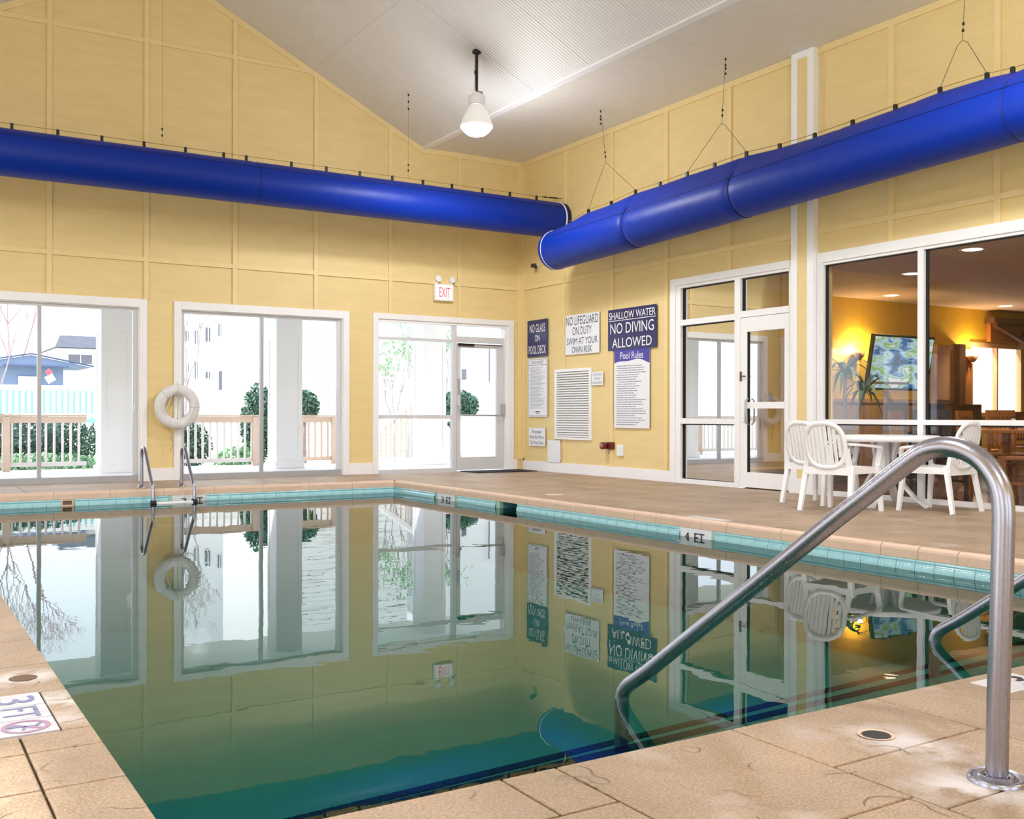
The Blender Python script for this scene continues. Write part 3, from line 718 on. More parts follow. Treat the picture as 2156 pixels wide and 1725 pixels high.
MB().tube([(XC-.012,9.29,1.40),(XC-.05,9.31,1.40),(XC-.05,9.345,1.40)], .008, 8).build('door_handle', M['galv'], leaf)
pl = MB().tube([(XC-.012,9.245,.80),(XC-.05,9.245,.82),(XC-.055,9.245,.95),(XC-.05,9.245,1.10),(XC-.012,9.245,1.12)], .011, 10); pl.build('pull_handle', M['greyframe'], leaf)
MB().box(XC-.03,XC-.012,9.355,9.375,1.34,1.46).build('latch_plate', M['galv'], leaf)
MB().box(XC-.014,XC-.012,9.33,9.36,.94,.99).build('key_cylinder', M['greyframe'], leaf)
w4 = root_struct('window_4', (XC, 6, 0)); wy = [8.066, 6.778, 5.36, 3.9, 2.5, 1.2]
frame_rects('casing', [(1.1,8.137,2.665,2.775),(8.066,8.137,.0,2.665),(1.1,1.2,0,2.665)], XC-.03, XC, w4, 'white', axis='B', bevel=.003)
for i, yy in enumerate(wy):
    a, b = (yy-.035, yy+.035) if 0 < i < 5 else ((yy-.004, yy) if i == 0 else (yy, yy+.035))
    frame_rects('mullion', [(a, b, 0, 2.665)], XC-.012, XC+.09, w4, 'white', axis='B', bevel=.002)
for i in range(5):
    a = wy[i+1]+.0355; b = wy[i]-(.0355 if i else .0045)
    frame_rects('frame_rail', [(a,b,2.634,2.665),(a,b,.815,.868),(a,b,0,.05)], XC-.010, XC+.085, w4, 'white', axis='B', bevel=.002)
    for r in ((a,b,.868,2.634),(a,b,.05,.815)):
        glassbox('pane', r, XC+.05, 0, w4, 'glassint', 'B')
        frame_rects('gasket', [(r[1]-.03,r[1],r[2],r[3]),(r[0],r[1]-.03,r[3]-.014,r[3])], XC+.03, XC+.049, w4, 'gasket', axis='B')

# ------------------------------------------------------------------ signs and fixtures on the right wall
def signB(name, label, y0, y1, z0, z1, m, lines=(), ink='white2', bg=None, d=.004):
    t = thing(name, label, 'sign', (XC, (y0+y1)/2, z0))
    MB().box(XC-.0265-d, XC-.0265, y0, y1, z0, z1).build('plate', M[m], t)
    for s_, yc, zc, w, h in lines:
        text_mb(s_, TM(MR, (XC-.0265-d-.0002, yc, zc)), w, h).build('lettering', M[ink], t)
    for yy in (y0+.02, y1-.02): MB().cyl((XC-.0265, yy, (z0+z1)/2), (XC-.0005, yy, (z0+z1)/2), .006, n=6).build('standoff', M[m], t)
    return t
c = 13.99
signB('no_glass_sign', 'navy sign reading NO GLASS ON POOL DECK near the corner', 13.69, 14.289, 1.868, 2.472, 'navy',
    [('NO GLASS', c, 2.337, .46, .135), ('ON', c, 2.172, .14, .105), ('POOL DECK', c, 1.985, .51, .135)])
t = signB('pool_rules_sign', 'narrow white pool rules board with thin border under the NO GLASS sign', 13.69, 14.270, .885, 1.842, 'paper', [('POOL RULES', 13.98, 1.775, .34, .05)], 'ink')
b = MB(); X = XC-.0320
for r in [(13.705,14.255,1.822,1.827),(13.705,14.255,1.728,1.734),(13.705,14.255,.90,.905),(13.705,13.710,.90,1.827),(14.250,14.255,.90,1.827)]: b.box(X, X+.001, r[0], r[1], r[2], r[3])
b.build('border', M['ink'], t)
def textlines(t, X, y0, y1, z0, z1, n, h, seed, m='greyink'):
    rn = random.Random(seed); b = MB(); dz = (z1-z0)/n
    for i in range(n):
        z = z1-(i+.5)*dz; y = y1-(.0 if rn.random() < .8 else .04); end = y0+rn.random()*(y1-y0)*.45
        while y > end:
            w = rn.uniform(.015, .06); b.box(X, X+.0006, max(y-w, y0), y, z-h/2, z+h/2); y -= w+.009
    b.build('fine_print', M[m], t)
textlines(t, X, 13.75, 14.21, 1.02, 1.70, 34, .006, 3); text_mb('WISH', TM(MR, (X, 13.97, .965)), .12, .022).build('lettering', M['ink'], t) if False else None
b = MB(); b.box(X, X+.0006, 13.91, 14.04, .958, .976); b.box(X, X+.0006, 13.93, 14.02, .935, .942); b.build('footer_mark', M['ink'], t)
signB('footwear_sign', 'small white sign reading Footwear Must Be Worn On Pool Deck', 13.752, 14.240, .407, .703, 'paper',
    [('Footwear', 13.995, .642, .27, .058), ('Must Be Worn', 13.995, .555, .42, .052), ('On Pool Deck', 13.995, .463, .40, .058)], 'ink')
t = thing('paper_notice', 'blank pale sheet standing on the baseboard below the louvred vent', 'notice', (XC, 13.5, .159))
MB().box(XC-.034, XC-.0265, 13.326, 13.674, .160, .512).build('sheet', M['paper'], t); MB().box(XC-.0265, XC-.0005, 13.35, 13.65, .2, .48).build('backing', M['white'], t)
signB('no_lifeguard_sign', 'white sign with dark letters reading NO LIFEGUARD ON DUTY SWIM AT YOUR OWN RISK', 12.30, 13.190, 1.853, 2.467, 'paper',
    [('NO LIFEGUARD', 12.745, 2.375, .84, .135), ('ON DUTY', 12.745, 2.215, .50, .125), ('SWIM AT YOUR', 12.745, 2.057, .80, .105), ('OWN RISK', 12.745, 1.925, .53, .10)], 'ink')
t = signB('shallow_water_sign', 'large navy sign reading SHALLOW WATER NO DIVING ALLOWED', 10.98, 12.087, 1.858, 2.460, 'navy',
    [('SHALLOW WATER', 11.533, 2.365, 1.06, .105), ('NO DIVING', 11.533, 2.178, .99, .155), ('ALLOWED', 11.533, 1.965, .90, .140)])
MB().box(XC-.0320, XC-.0306, 11.0, 12.07, 2.288, 2.297).build('underline', M['white2'], t)
t = signB('pool_rules_poster', 'pale Pool Rules poster with violet wavy header under the SHALLOW WATER sign', 11.132, 11.934, .728, 1.857, 'paper', d=.003)
b = MB(); n = 16; top = 1.857; ys_ = [11.934-(11.934-11.132)*i/n for i in range(n+1)]
lowz = [1.69+.022*math.sin(i/n*2*PI*1.5+.6)-.03*math.cos(i/n*2*PI) for i in range(n+1)]
X = XC-.0302; vs = [(X, yy, top) for yy in ys_]+[(X, yy, zz) for yy, zz in zip(ys_, lowz)]
b.add(vs, [(i, n+1+i, n+2+i, i+1) for i in range(n)]); b.build('header', M['violet'], t)
text_mb('Pool Rules', TM(MR, (X-.0002, 11.53, 1.775)), .52, .10).build('lettering', M['white2'], t)
textlines(t, X, 11.20, 11.88, .76, 1.64, 27, .011, 9)
signB('lift_notice', 'tiny white three-line notice to the right of the louvred vent', 12.204, 12.49, 1.363, 1.563, 'paper',
    [('LIFT & TURN', 12.347, 1.522, .22, .035), ('TOOL AT', 12.347, 1.462, .15, .035), ('DOOR IN OFFICE', 12.347, 1.400, .24, .032)], 'greyink')
v = thing('louvred_vent', 'white louvred wall vent below the lifeguard sign', 'vent', (XC, 13.0, .53))
y0, y1, z0, z1 = 12.510, 13.483, .530, 1.636
for r in [(y0,y1,z1-.045,z1),(y0,y1,z0,z0+.035),(y0,y0+.05,z0+.035,z1-.045),(y1-.05,y1,z0+.035,z1-.045)]: MB().box(XC-.036, XC-.0005, *r[:2], *r[2:]).build('frame', M['white2'], v, bevel=.003)
MB().box(XC-.006, XC-.0005, y0+.05, y1-.05, z0+.035, z1-.045).build('dark_backing', M['black'], v)
ns = 27; lz0, lz1 = z0+.038, z1-.048
for i in range(ns):
    z = lz0+(i+.5)*(lz1-lz0)/ns; MB().obox((XC-.020, (y0+y1)/2, z), ((0,1,0),(-.6,0,-.8),(.8,0,-.6)), ((y1-y0)/2-.05,.019,.0015)).build('louver', M['white2'], v)
a = thing('wall_bell', 'dark red round fixture with a hanging pin low on the right wall', 'fixture', (XC, 12.05, .46))
MB().box(XC-.055, XC-.0005, 11.955, 12.075, .408, .517).build('body', M['maroon'], a, bevel=.012)
MB().lathe([(0,0),(.045,0),(.052,.004),(.052,.10),(0,.10)], (XC-.14, 12.10, .462), 20, Matrix(((0,0,1),(0,1,0),(-1,0,0)))).build('horn', M['maroon'], a)
MB().lathe([(0,0),(.036,0),(.036,.004)], (XC-.1435, 12.10, .462), 20, Matrix(((0,0,1),(0,1,0),(-1,0,0)))).build('horn_face', M['pinkmetal'], a)
MB().tube([(XC-.05,12.02,.41),(XC-.06,12.025,.37),(XC-.055,12.04,.345)], .005, 6).build('pin', M['galv'], a)
o = thing('wall_outlet', 'white weatherproof outlet cover low on the right wall beside the red fixture', 'outlet', (XC, 11.80, .315))
MB().box(XC-.035, XC-.0005, 11.735, 11.872, .318, .480).build('cover', M['white2'], o, bevel=.006); MB().box(XC-.038, XC-.0355, 11.765, 11.842, .345, .452).build('flap', M['paper'], o, bevel=.001)
cm = thing('security_camera', 'small dark bullet camera on the right wall under the duct end', 'camera', (XC, 14.04, 3.36))
MB().cyl((XC, 14.04, 3.375), (XC-.05, 14.02, 3.37), .03, n=16).build('mount', M['white2'], cm); MB().cyl((XC-.05, 14.03, 3.37), (XC-.16, 13.93, 3.34), .033, .036, 16).build('barrel', M['darkpipe'], cm); MB().cyl((XC-.05,14.0,3.33),(XC-.10,13.93,3.31),.02,n=12).build('joint', M['darkpipe'], cm)
# exit sign on the back wall
e = thing('exit_sign', 'white EXIT sign with two emergency lamp heads above the glazed door', 'sign', (7.71, YC, 2.73))
MB().box(7.548, 7.885, YC-.075, YC-.018, 2.735, 3.005).build('housing', M['white2'], e, bevel=.006); MB().box(7.60,7.83,YC-.018,YC,2.78,2.96).build('back_box', M['white2'], e)
MB().box(7.572, 7.862, YC-.0765, YC-.0752, 2.760, 2.982).build('face', M['exitface'], e)
text_mb('EXIT', TM(MF, (7.722, YC-.078, 2.872)), .20, .155).build('lettering', M['letter_red'], e)
for xx, dx in ((7.60, .1), (7.855, .25)):
    MB().cyl((xx, YC-.05, 3.0), (xx, YC-.05, 3.035), .014, n=10).build('swivel', M['white2'], e)
    d_ = Vector((dx, -.8, .25)).normalized(); c_ = Vector((xx+.01, YC-.055, 3.075))
    R_ = d_.to_track_quat('Z', 'Y').to_matrix()
    MB().lathe([(0,-.05),(.028,-.048),(.042,-.02),(.055,.02),(.055,.035),(.046,.038),(0,.036)], c_, 18, R_).build('lamp_head', M['plastic'], e)

# ------------------------------------------------------------------ life ring on the back wall
lr = thing('life_ring', 'white life ring hanging between the two sliding windows', 'life ring', (3.56, YC-.11, 1.026))
mb = MB(); n, m_ = 56, 20; c0 = Vector((3.532, YC-.125, 1.018)); vs = []
for i in range(n):
    a = 2*PI*i/n
    for j in range(m_):
        b = 2*PI*j/m_; r = .236+.072*math.cos(b); vs.append(c0+Vector((r*math.cos(a), .05*math.sin(b), r*math.sin(a))))
mb.add(vs, [(i*m_+j, ((i+1) % n)*m_+j, ((i+1) % n)*m_+(j+1) % m_, i*m_+(j+1) % m_) for i in range(n) for j in range(m_)], True); mb.build('ring', M['buoy'], lr)
for ang in (0, 135, 90, 270):
    a = math.radians(ang); p = [c0+Vector(((.236+.076*math.cos(b))*math.cos(a), .054*math.sin(b), (.236+.076*math.cos(b))*math.sin(a))) for b in [2*PI*k/14 for k in range(14)]]
    MB().tube(p, .006, 6, close=True).build('band', M['whiterope'], lr)
def sag(a, b, s_, n=10): 
    a = Vector(a); b = Vector(b); return [a.lerp(b, k/n)+Vector((0, -.02*math.sin(PI*k/n), -s_*math.sin(PI*k/n))) for k in range(n+1)]
for p, q, s_ in (((3.80,YC-.18,1.13),(3.56,YC-.18,.72),.10), ((3.30,YC-.17,1.14),(3.36,YC-.18,.98),.09), ((3.36,YC-.18,.90),(3.53,YC-.17,1.24),-.10), ((3.60,YC-.17,.72),(3.88,YC-.15,.95),.12)):
    MB().tube(sag(p, q, s_), .005, 6).build('grab_line', M['whiterope'], lr)
MB().tube([(3.545,YC-.16,1.30),(3.54,YC-.17,1.1),(3.545,YC-.10,.98),(3.53,YC-.14,.75),(3.47,YC-.12,.66),(3.475,YC-.10,.50),(3.44,YC-.1,.40)], .006, 6).build('rope_tail', M['rope'], lr)
MB().tube([(3.52,YC-.16,.72),(3.45,YC-.13,.70),(3.46,YC-.1,.58),(3.48,YC-.11,.46)], .006, 6).build('rope_tail', M['rope'], lr)
hk = MB().tube([(3.55,YC-.028,1.36),(3.55,YC-.10,1.35),(3.55,YC-.13,1.29),(3.55,YC-.10,1.25)], .008, 8); hk.build('hook', M['white2'], lr)
tag(MB().tube([(3.235,YC-.005,2.98),(3.62,YC-.022,2.9),(3.73,YC-.02,2.5)], .001, 4).build('wire', M['galv'], None, org=(3.6,YC,2.5)), 'x', 'wire') if False else None

# ------------------------------------------------------------------ blue fabric ducts
ductX = [(-.2, 3.62), (5.2, 3.597), (6.8, 3.545), (8.8, 3.464), (10.6, 3.398), (12.52, 3.337)]
cabX = [(-.2, 4.00), (5.3, 3.965), (5.56, 3.985), (6.04, 3.985), (6.54, 3.95), (7.05, 3.925), (7.55, 3.905), (8.05, 3.905), (8.56, 3.93), (9.08, 3.91), (9.57, 3.90), (10.08, 3.875), (10.58, 3.868), (11.10, 3.81), (11.63, 3.79), (12.4, 3.64)]
def interp(tab, v):
    if v <= tab[0][0]: return tab[0][1]
    for (a, b), (c, d) in zip(tab, tab[1:]):
        if v <= c: return b+(d-b)*(v-a)/(c-a)
    return tab[-1][1]
def duct_mesh(fpos, s0, s1, ds, zc_fn, top_fn, R, rings):
    mb = MB(); n = 48; st = []; s_ = s0
    while s_ < s1-1e-6: st.append(s_); s_ += ds
    st.append(s1); vs = []
    for s_ in st:
        zc = zc_fn(s_); tp = top_fn(s_)-.035-zc
        wr = 0
        for rg_, amp in rings: 
            if abs(s_-rg_) < .10: wr -= amp*math.exp(-((s_-rg_)/.035)**2)
        for k in range(n):
            a = 2*PI*k/n; ca, sa = math.cos(a), math.sin(a)   # a measured from top
            r = R+wr*(1 if abs(math.sin(a)) > .1 else .4)
            u, w = r*sa, r*ca
            up = max(0, ca)**10; w += up*max(0, tp-R)
            vs.append(fpos(s_, u, zc+w))
    m_ = len(st); fs = [(i*n+k, i*n+(k+1) % n, (i+1)*n+(k+1) % n, (i+1)*n+k) for i in range(m_-1) for k in range(n)]
    mb.add(vs, fs, True); mb.add(vs[-n:], [tuple(range(n))]); mb.add(vs[:n], [tuple(range(n))[::-1]])
    return mb
# duct along the right wall
dB = thing('fabric_duct', 'blue fabric air duct hanging along the right wall with a round closed end', 'air duct', (8.5, 6, 3.5))
XD, RB = 8.50, .284
fB_ = lambda s_, u, z: (XD-u, s_, z)
zB = lambda s_: interp(ductX, s_)
def tB(s_): return interp(cabX, s_)
duct_mesh(fB_, -.2, 12.40, .05, zB, tB, RB, [(10.55,.02),(8.59,.018),(5.25,.006),(6.3,.006),(7.2,.004),(9.4,.005)]).build('fabric', M['duct'], dB)
zE = zB(12.46)
MB().lathe([(RB-.002,0),(RB+.004,.03),(RB,.10),(RB-.03,.13),(RB-.10,.145),(0,.15)], (XD, 12.39, zE), 48, Matrix(((1,0,0),(0,0,1),(0,-1,0)))).build('end_cap', M['duct'], dB)
MB().tube([(XD+(RB+.002)*math.cos(a), 12.42, zE+(RB+.002)*math.sin(a)) for a in [2*PI*k/48 for k in range(48)]], .006, 6, close=True).build('rim_piping', M['white2'], dB)
for aa, nm in ((-58, 'zip_seam'),):
    a = math.radians(58); pts = [(XD-(RB+.001)*math.sin(a), s_, zB(s_)+(RB+.001)*math.cos(a)) for s_ in [(-.2+i*.3) for i in range(43)]]
    MB().tube(pts, .006, 6).build(nm, M['ductseam'], dB)
for yy in (10.55, 8.59, 5.25):
    MB().tube([(XD+(RB-.004)*math.cos(a), yy, zB(yy)+(RB-.004)*math.sin(a)) for a in [2*PI*k/40 for k in range(40)]], .006, 6, close=True).build('ring_seam', M['ductseam'], dB)
clipsB = [11.628,11.105,10.583,10.084,9.573,9.085,8.561,8.052,7.553,7.055,6.538,6.042,5.563,5.318,4.8,4.3]
MB().tube([(XD, s_, tB(s_)+.01) for s_ in [12.1]+clipsB+[3.5,2,0]], .0035, 6).build('cable', M['brass'], dB)
for yy in clipsB:
    z = tB(yy); MB().box(XD-.014, XD+.014, yy-.018, yy+.018, z-.045, z+.018).build('clip', M['black'], dB)
for ya, (y0, y1) in ((11.223, (11.628, 10.583)), (8.966, (9.573, 8.561)), (5.81, (6.042, 5.563)), (3.4, (3.9, 2.9))):
    za = 4.37
    mb = MB(); mb.tube([(XD, y0, tB(y0)+.01), (XD, ya+.05, za-.03), (XD, ya, za)], .003, 6); mb.tube([(XD, y1, tB(y1)+.01), (XD, ya-.05, za-.03), (XD, ya, za)], .003, 6)
    top = (8.54, ya+(.18 if ya > 11 else -.02), ZB)
    mb.tube([(XD, ya, za), top], .0028, 6); mb.build('hanger_cable', M['galv'], dB)
    T = Vector(top); A_ = Vector((XD, ya, za))
    for p in [A_.lerp(T, t_) for t_ in (.12, .20)]+[T-Vector((0,0,d_)) for d_ in (.02, .09, .13, .19)]: MB().cyl(p-Vector((0,0,.014)), p+Vector((0,0,.010)), .011, n=8).build('crimp', M['darkpipe'], dB)
# duct along the back wall
YD, ZD, RA = 13.34, 3.985, .278
dA = thing('fabric_duct', 'blue fabric air duct hanging along the back wall and running into the right wall', 'air duct', (3, YD, ZD))
fA_ = lambda s_, u, z: (s_, YD-u, z)
ZCAB = 4.325
duct_mesh(fA_, XL+.02, 9.13, .06, lambda s_: ZD, lambda s_: ZCAB-.03 if s_ < 8.7 else ZCAB-.03-(s_-8.7)*.12, RA, [(4.28,.006),(7.6,.004),(8.3,.003)]).build('fabric', M['duct'], dA)
MB().tube([(9.135, YD+(RA+.004)*math.cos(a), ZD+(RA+.004)*math.sin(a)) for a in [2*PI*k/48 for k in range(48)]], .012, 8, close=True).build('collar_band', M['white2'], dA)
MB().lathe([(RA-.005,0),(RA+.006,.01),(RA+.006,.078),(0,.08)], (9.14, YD, ZD), 40, Matrix(((0,0,1),(1,0,0),(0,1,0)))).build('wall_collar', M['ductseam'], dA)
a = math.radians(52); MB().tube([(x_, YD-(RA+.001)*math.sin(a), ZD+(RA+.001)*math.cos(a)) for x_ in (XL+.02, 9.1)], .006, 6).build('zip_seam', M['ductseam'], dA)
for xx in (4.28, 8.75): MB().tube([(xx, YD+(RA-.002)*math.cos(a), ZD+(RA-.002)*math.sin(a)) for a in [2*PI*k/40 for k in range(40)]], .004, 6, close=True).build('ring_seam', M['ductseam'], dA)
clipsA = [-1.64,-1.14,-.64,-.14,.36,.86,1.36,1.86,2.36,2.86,3.37,3.86,4.16,4.78,5.28,5.78,6.28,6.77,7.25,7.77,8.26,8.75]
for xx in clipsA: MB().box(xx-.016, xx+.016, YD-.012, YD+.012, ZCAB-.075, ZCAB+.012).build('clip', M['black'], dA)
MB().tube([(XL+.01, YD, ZCAB+.005), (8.85, YD, ZCAB+.005)], .0035, 6).build('cable', M['brass'], dA)
mb = MB(); mb.tube([(8.85,YD,ZCAB+.005),(9.05,YD,ZCAB+.012)], .006, 6); mb.cyl((8.90,YD,ZCAB+.007),(8.93,YD,ZCAB+.008),.012,n=8); mb.cyl((9.0,YD,ZCAB+.01),(9.03,YD,ZCAB+.011),.012,n=8); mb.tube([(9.05,YD,ZCAB+.012),(9.14,YD,ZCAB+.014)],.012,8); mb.cyl((9.14,YD,ZCAB+.014),(XC,YD,ZCAB+.02),.005,n=8)
mb.build('turnbuckle', M['darkpipe'], dA)
for xx in (6.534, 3.08, -.4):
    zt = zroofA(xx); mb = MB(); mb.tube([(xx, YD, ZCAB), (xx, YD, zt)], .0018, 6); mb.build('hanger_cable', M['brass'], dA)
    for z in (ZCAB+.12, ZCAB+.20, zt-.22, zt-.12, zt-.02): MB().cyl((xx, YD, z-.014), (xx, YD, z+.014), .011, n=8).build('crimp', M['darkpipe'], dA)

# ------------------------------------------------------------------ high-bay pendant lamps (one in view, its fellows light the rest of the hall)
def pendant(x, y, label, group=None):
    zt = zroofA(x); zl = 4.60
    t = thing('pendant_lamp', label, 'lamp', (x, y, zl), group=group)
    MB().cyl((x, y, 5.05), (x, y, zt-.005), .019, n=14).build('stem', M['darkpipe'], t)
    MB().lathe([(.0,.0),(.05,0),(.06,-.035),(.02,-.06)], (x, y, zt+.012), 16).build('canopy', M['darkpipe'], t)
    br = MB(); br.box(x-.018, x+.085, y-.012, y+.012, 5.045, 5.06); br.box(x+.075, x+.085, y-.012, y+.012, 4.99, 5.045); br.build('bracket', M['greyframe'], t)
    MB().lathe([(0,5.005-zl),(.085,5.0-zl),(.108,4.985-zl),(.108,4.895-zl),(.095,4.875-zl),(0,4.872-zl)], (x, y, zl), 28).build('ballast_housing', M['plastic'], t)
    MB().lathe([(.065,.272),(.09,.262),(.135,.19),(.175,.11),(.205,.015),(.21,.0),(.205,0),(.17,.10),(.13,.18),(.085,.25),(.06,.262)], (x, y, zl), 40).build('reflector', M['reflector'], t)
    MB().lathe([(.205,.0),(.207,-.01),(.17,-.06),(.115,-.105),(.06,-.117),(0,-.12)], (x, y, zl), 40).build('lens', M['lens'], t)
    MB().tube([(x-.075, y-.08, zt), (x-.07, y-.08, 5.2), (x-.07, y-.05, 5.0)], .0025, 5).build('safety_cable', M['galv'], t)
    MB().cyl((x-.072, y-.08, 5.23), (x-.072, y-.08, 5.28), .008, n=8).build('crimp', M['darkpipe'], t)
    ld = bpy.data.lights.new('lamp_light', 'SPOT'); ld.energy = LAMP_W; ld.spot_size = math.radians(168); ld.spot_blend = .25; ld.shadow_soft_size = .16; ld.color = (.95, .97, 1.0)
    lo = bpy.data.objects.new('lamp_light', ld); COL.objects.link(lo); lo.parent = t; lo.location = (0, 0, -.16)
    l2 = bpy.data.lights.new('ceiling_fill', 'POINT'); l2.energy = LAMP_W*.38; l2.shadow_soft_size = .30; l2.color = (.95, .97, 1.0)  # added fill light hung below the lens, brightens the ceiling
    lo = bpy.data.objects.new('ceiling_fill', l2); COL.objects.link(lo); lo.parent = t; lo.location = (0, 0, -.45)
    return t
pendant(6.52, 11.34, 'lit white high-bay pendant lamp on a dark stem under the sloping ceiling')
for i, (x, y) in enumerate(((.166, 9.2), (6.52, 4.6), (.166, 3.4), (6.52, -2.0), (.166, -2.4))):
    pendant(x, y, 'high-bay pendant lamp of the same kind elsewhere under the roof', 'high-bay lamps outside the view')

# ------------------------------------------------------------------ steel handrails and ladder
def smooth_path(pts, n=6):
    P = [Vector(p) for p in pts]; out = []
    for i in range(len(P)-1):
        p0 = P[max(i-1, 0)]; p1 = P[i]; p2 = P[i+1]; p3 = P[min(i+2, len(P)-1)]
        for k in range(n):
            t = k/n; out.append(.5*((2*p1)+(-p0+p2)*t+(2*p0-5*p1+4*p2-p3)*t*t+(-p0+3*p1-3*p2+p3)*t**3))
    out.append(P[-1]); return out
def handrail(x0, y0, x1, label):
    t = thing('handrail', label, 'handrail', (x0, y0, 0))
    sz = [(0,.0),(-.004,.2),(-.011,.42),(-.016,.60),(-.017,.655),(-.014,.70),(-.004,.735),(.013,.763),(.040,.792),(.081,.815),(.125,.825),(.168,.823),(.210,.811),(.262,.780),(.40,.682),(.524,.595),(.75,.430),(1.0,.249),(1.20,.106),(1.35,-.003),(1.43,-.058),(1.492,-.098),(1.524,-.128),(1.538,-.163),(1.540,-.22),(1.540,-.42)]
    pts = [(x0+(x1-x0)*s_/1.54, y0+s_, z) for s_, z in sz]
    MB().tube(smooth_path(pts, 5), .0268, 28).build('tube', M['steel'], t)
    MB().lathe([(.030,.010),(.034,.016),(.043,.016),(.046,.008),(.058,.010),(.0635,.014),(.068,.008),(.069,.0)], (x0, y0, 0), 40).build('escutcheon', M['steel'], t)
    return t
handrail(2.364, 1.518, 2.394, 'nearest brushed steel handrail curving down into the pool')
handrail(4.252, 1.530, 4.282, 'further steel handrail entering the water behind the near one')
ld = thing('pool_ladder', 'steel pool ladder with two hooped rails at the far edge', 'ladder', (3.08, 13.3, 0))
for x in (2.836, 3.325):
    p = [(x,13.33,0),(x,13.33,.20),(x,13.33,.38),(x,13.315,.45),(x,13.27,.487),(x,13.21,.492),(x,13.15,.468),(x,13.06,.375),(x,12.93,.235),(x,12.80,.10),(x,12.745,.045),(x,12.72,-.02),(x,12.70,-.16),(x,12.70,-.72)]
    MB().tube(smooth_path(p, 4), .021, 16).build('side_rail', M['steel'], ld)
    MB().lathe([(.022,.03),(.03,.028),(.05,.008),(.055,0)], (x, 13.33, 0), 20).build('escutcheon', M['steel'], ld)
for z in (-.155, -.43):
    MB().box(2.866, 3.295, 12.64, 12.72, z-.014, z+.012).build('tread', M['plastic'], ld, bevel=.005)
    for x in (2.836, 3.325): MB().cyl((x-.03, 12.70, z), (x+.03, 12.70, z), .034, n=14).build('tread_bracket', M['black'], ld)

# ------------------------------------------------------------------ white plastic table and chairs
def make_chair(name, label, mt, group=None):
    """local: faces +y, origin on the floor under the seat centre"""
    t = thing(name, label, 'chair', group=group)
    hw = .235
    for sx in (-1, 1):
        MB().bar((sx*.265, -.285, 0), (sx*.235, -.205, .44), .042, .036, up=(0,1,0), w1=.055, d1=.042).build('leg', mt, t, bevel=.004)
        MB().bar((sx*.275, .255, 0), (sx*.245, .215, .44), .040, .036, up=(0,1,0), w1=.052, d1=.042).build('leg', mt, t, bevel=.004)
        path = [(sx*.215,-.235,.645),(sx*.262,-.15,.640),(sx*.282,.02,.626),(sx*.284,.16,.614),(sx*.278,.215,.600),(sx*.262,.235,.55),(sx*.25,.225,.44)]
        mb = MB(); P = smooth_path(path, 4); 
        for i in range(len(P)-1): mb.bar(P[i], P[i+1]+(P[i+1]-P[i])*.05, .05, .022, up=(0,0,1) if abs((P[i+1]-P[i]).normalized().z) < .7 else (0,1,0))
        mb.build('armrest', mt, t)
    st = MB(); n = 9; vs = []
    for j in range(n):
        for i in range(n):
            u = -1+2*i/(n-1); v = -1+2*j/(n-1); x = u*(.235+.01*v); y = v*.235
            z = .425-.012*(1-u*u)+.010*v-.03*max(0, v-.75)*4*.25; vs.append((x, y, z))
    vs2 = [(x, y, z-.012) for x, y, z in vs]
    q = [(j*n+i, j*n+i+1, (j+1)*n+i+1, (j+1)*n+i) for j in range(n-1) for i in range(n-1)]
    st.add(vs+vs2, q+[tuple(k+n*n for k in f[::-1]) for f in q], True)
    st.box(-.245, .245, -.245, -.225, .355, .425); st.box(-.245, .245, .222, .240, .36, .425); st.box(-.252, -.232, -.235, .235, .365, .428); st.box(.232, .252, -.235, .235, .365, .428)
    st.build('seat', mt, t)
    # oval slatted back, leaning and slightly dished
    def bp(u, z): return Vector((u, -.222-.17*(z-.40)/.46*.55-.035*(1-(u/.23)**2)*.6, z))
    zc, rz_, rx = .625, .235, .225
    N = 40; ring = MB(); vo = []
    for k in range(N):
        a = 2*PI*k/N; s2 = abs(math.sin(a))**.75*math.copysign(1, math.sin(a)); c2 = abs(math.cos(a))**.75*math.copysign(1, math.cos(a))
        for f_, dy in ((1.0,-.009),(1.0,.009),(.80,.011),(.80,-.007)):
            ff = f_ if f_ == 1 else .80
            p = bp(rx*ff*c2, zc+rz_*(ff if s2 > -.2 else ff*.96)*s2); vo.append((p.x, p.y+dy, p.z))
    ring.add(vo, [(4*k+j, 4*((k+1) % N)+j, 4*((k+1) % N)+(j+1) % 4, 4*k+(j+1) % 4) for k in range(N) for j in range(4)], True)
    ring.build('back_rim', mt, t)
    for i in range(8):
        u = -.156+i*.0446; h = .80*rz_*(max(0, 1-(abs(u)/(rx*.80))**2.6))**.5
        mb = MB(); pts = [bp(u, zc-h+2*h*k/6) for k in range(7)]
        for k in range(6): mb.bar(pts[k], pts[k+1], .030, .010, up=(0,1,0))
        mb.build('slat', mt, t)
    for sx in (-1, 1): MB().bar((sx*.225, -.225, .42), (sx*.205, -.245, .60), .045, .035, up=(0,1,0)).build('back_post', mt, t)
    return t
c1 = make_chair('plastic_chair', 'front white slatted plastic armchair at the left of the round table', M['plastic'], 'white plastic armchairs')
c1.location = (7.83, 6.63, 0); c1.rotation_euler.z = math.radians(9)-PI/2
dup(c1, (8.32, 7.31, 0), math.radians(2)-PI/2, 'white slatted plastic armchair half hidden behind the front left one')
dup(c1, (8.63, 6.14, 0), math.radians(96)-PI/2, 'white slatted plastic armchair at the right of the table seen from behind')
c1.name = 'plastic_chair'
tb = thing('patio_table', 'round white plastic patio table by the lobby window', 'table', (8.66, 6.78, 0))
MB().lathe([(0,.712),(.50,.712),(.525,.706),(.53,.69),(.528,.655),(.515,.655),(.51,.69),(0,.692)], (8.66, 6.78, 0), 48).build('table_top', M['plastic'], tb)
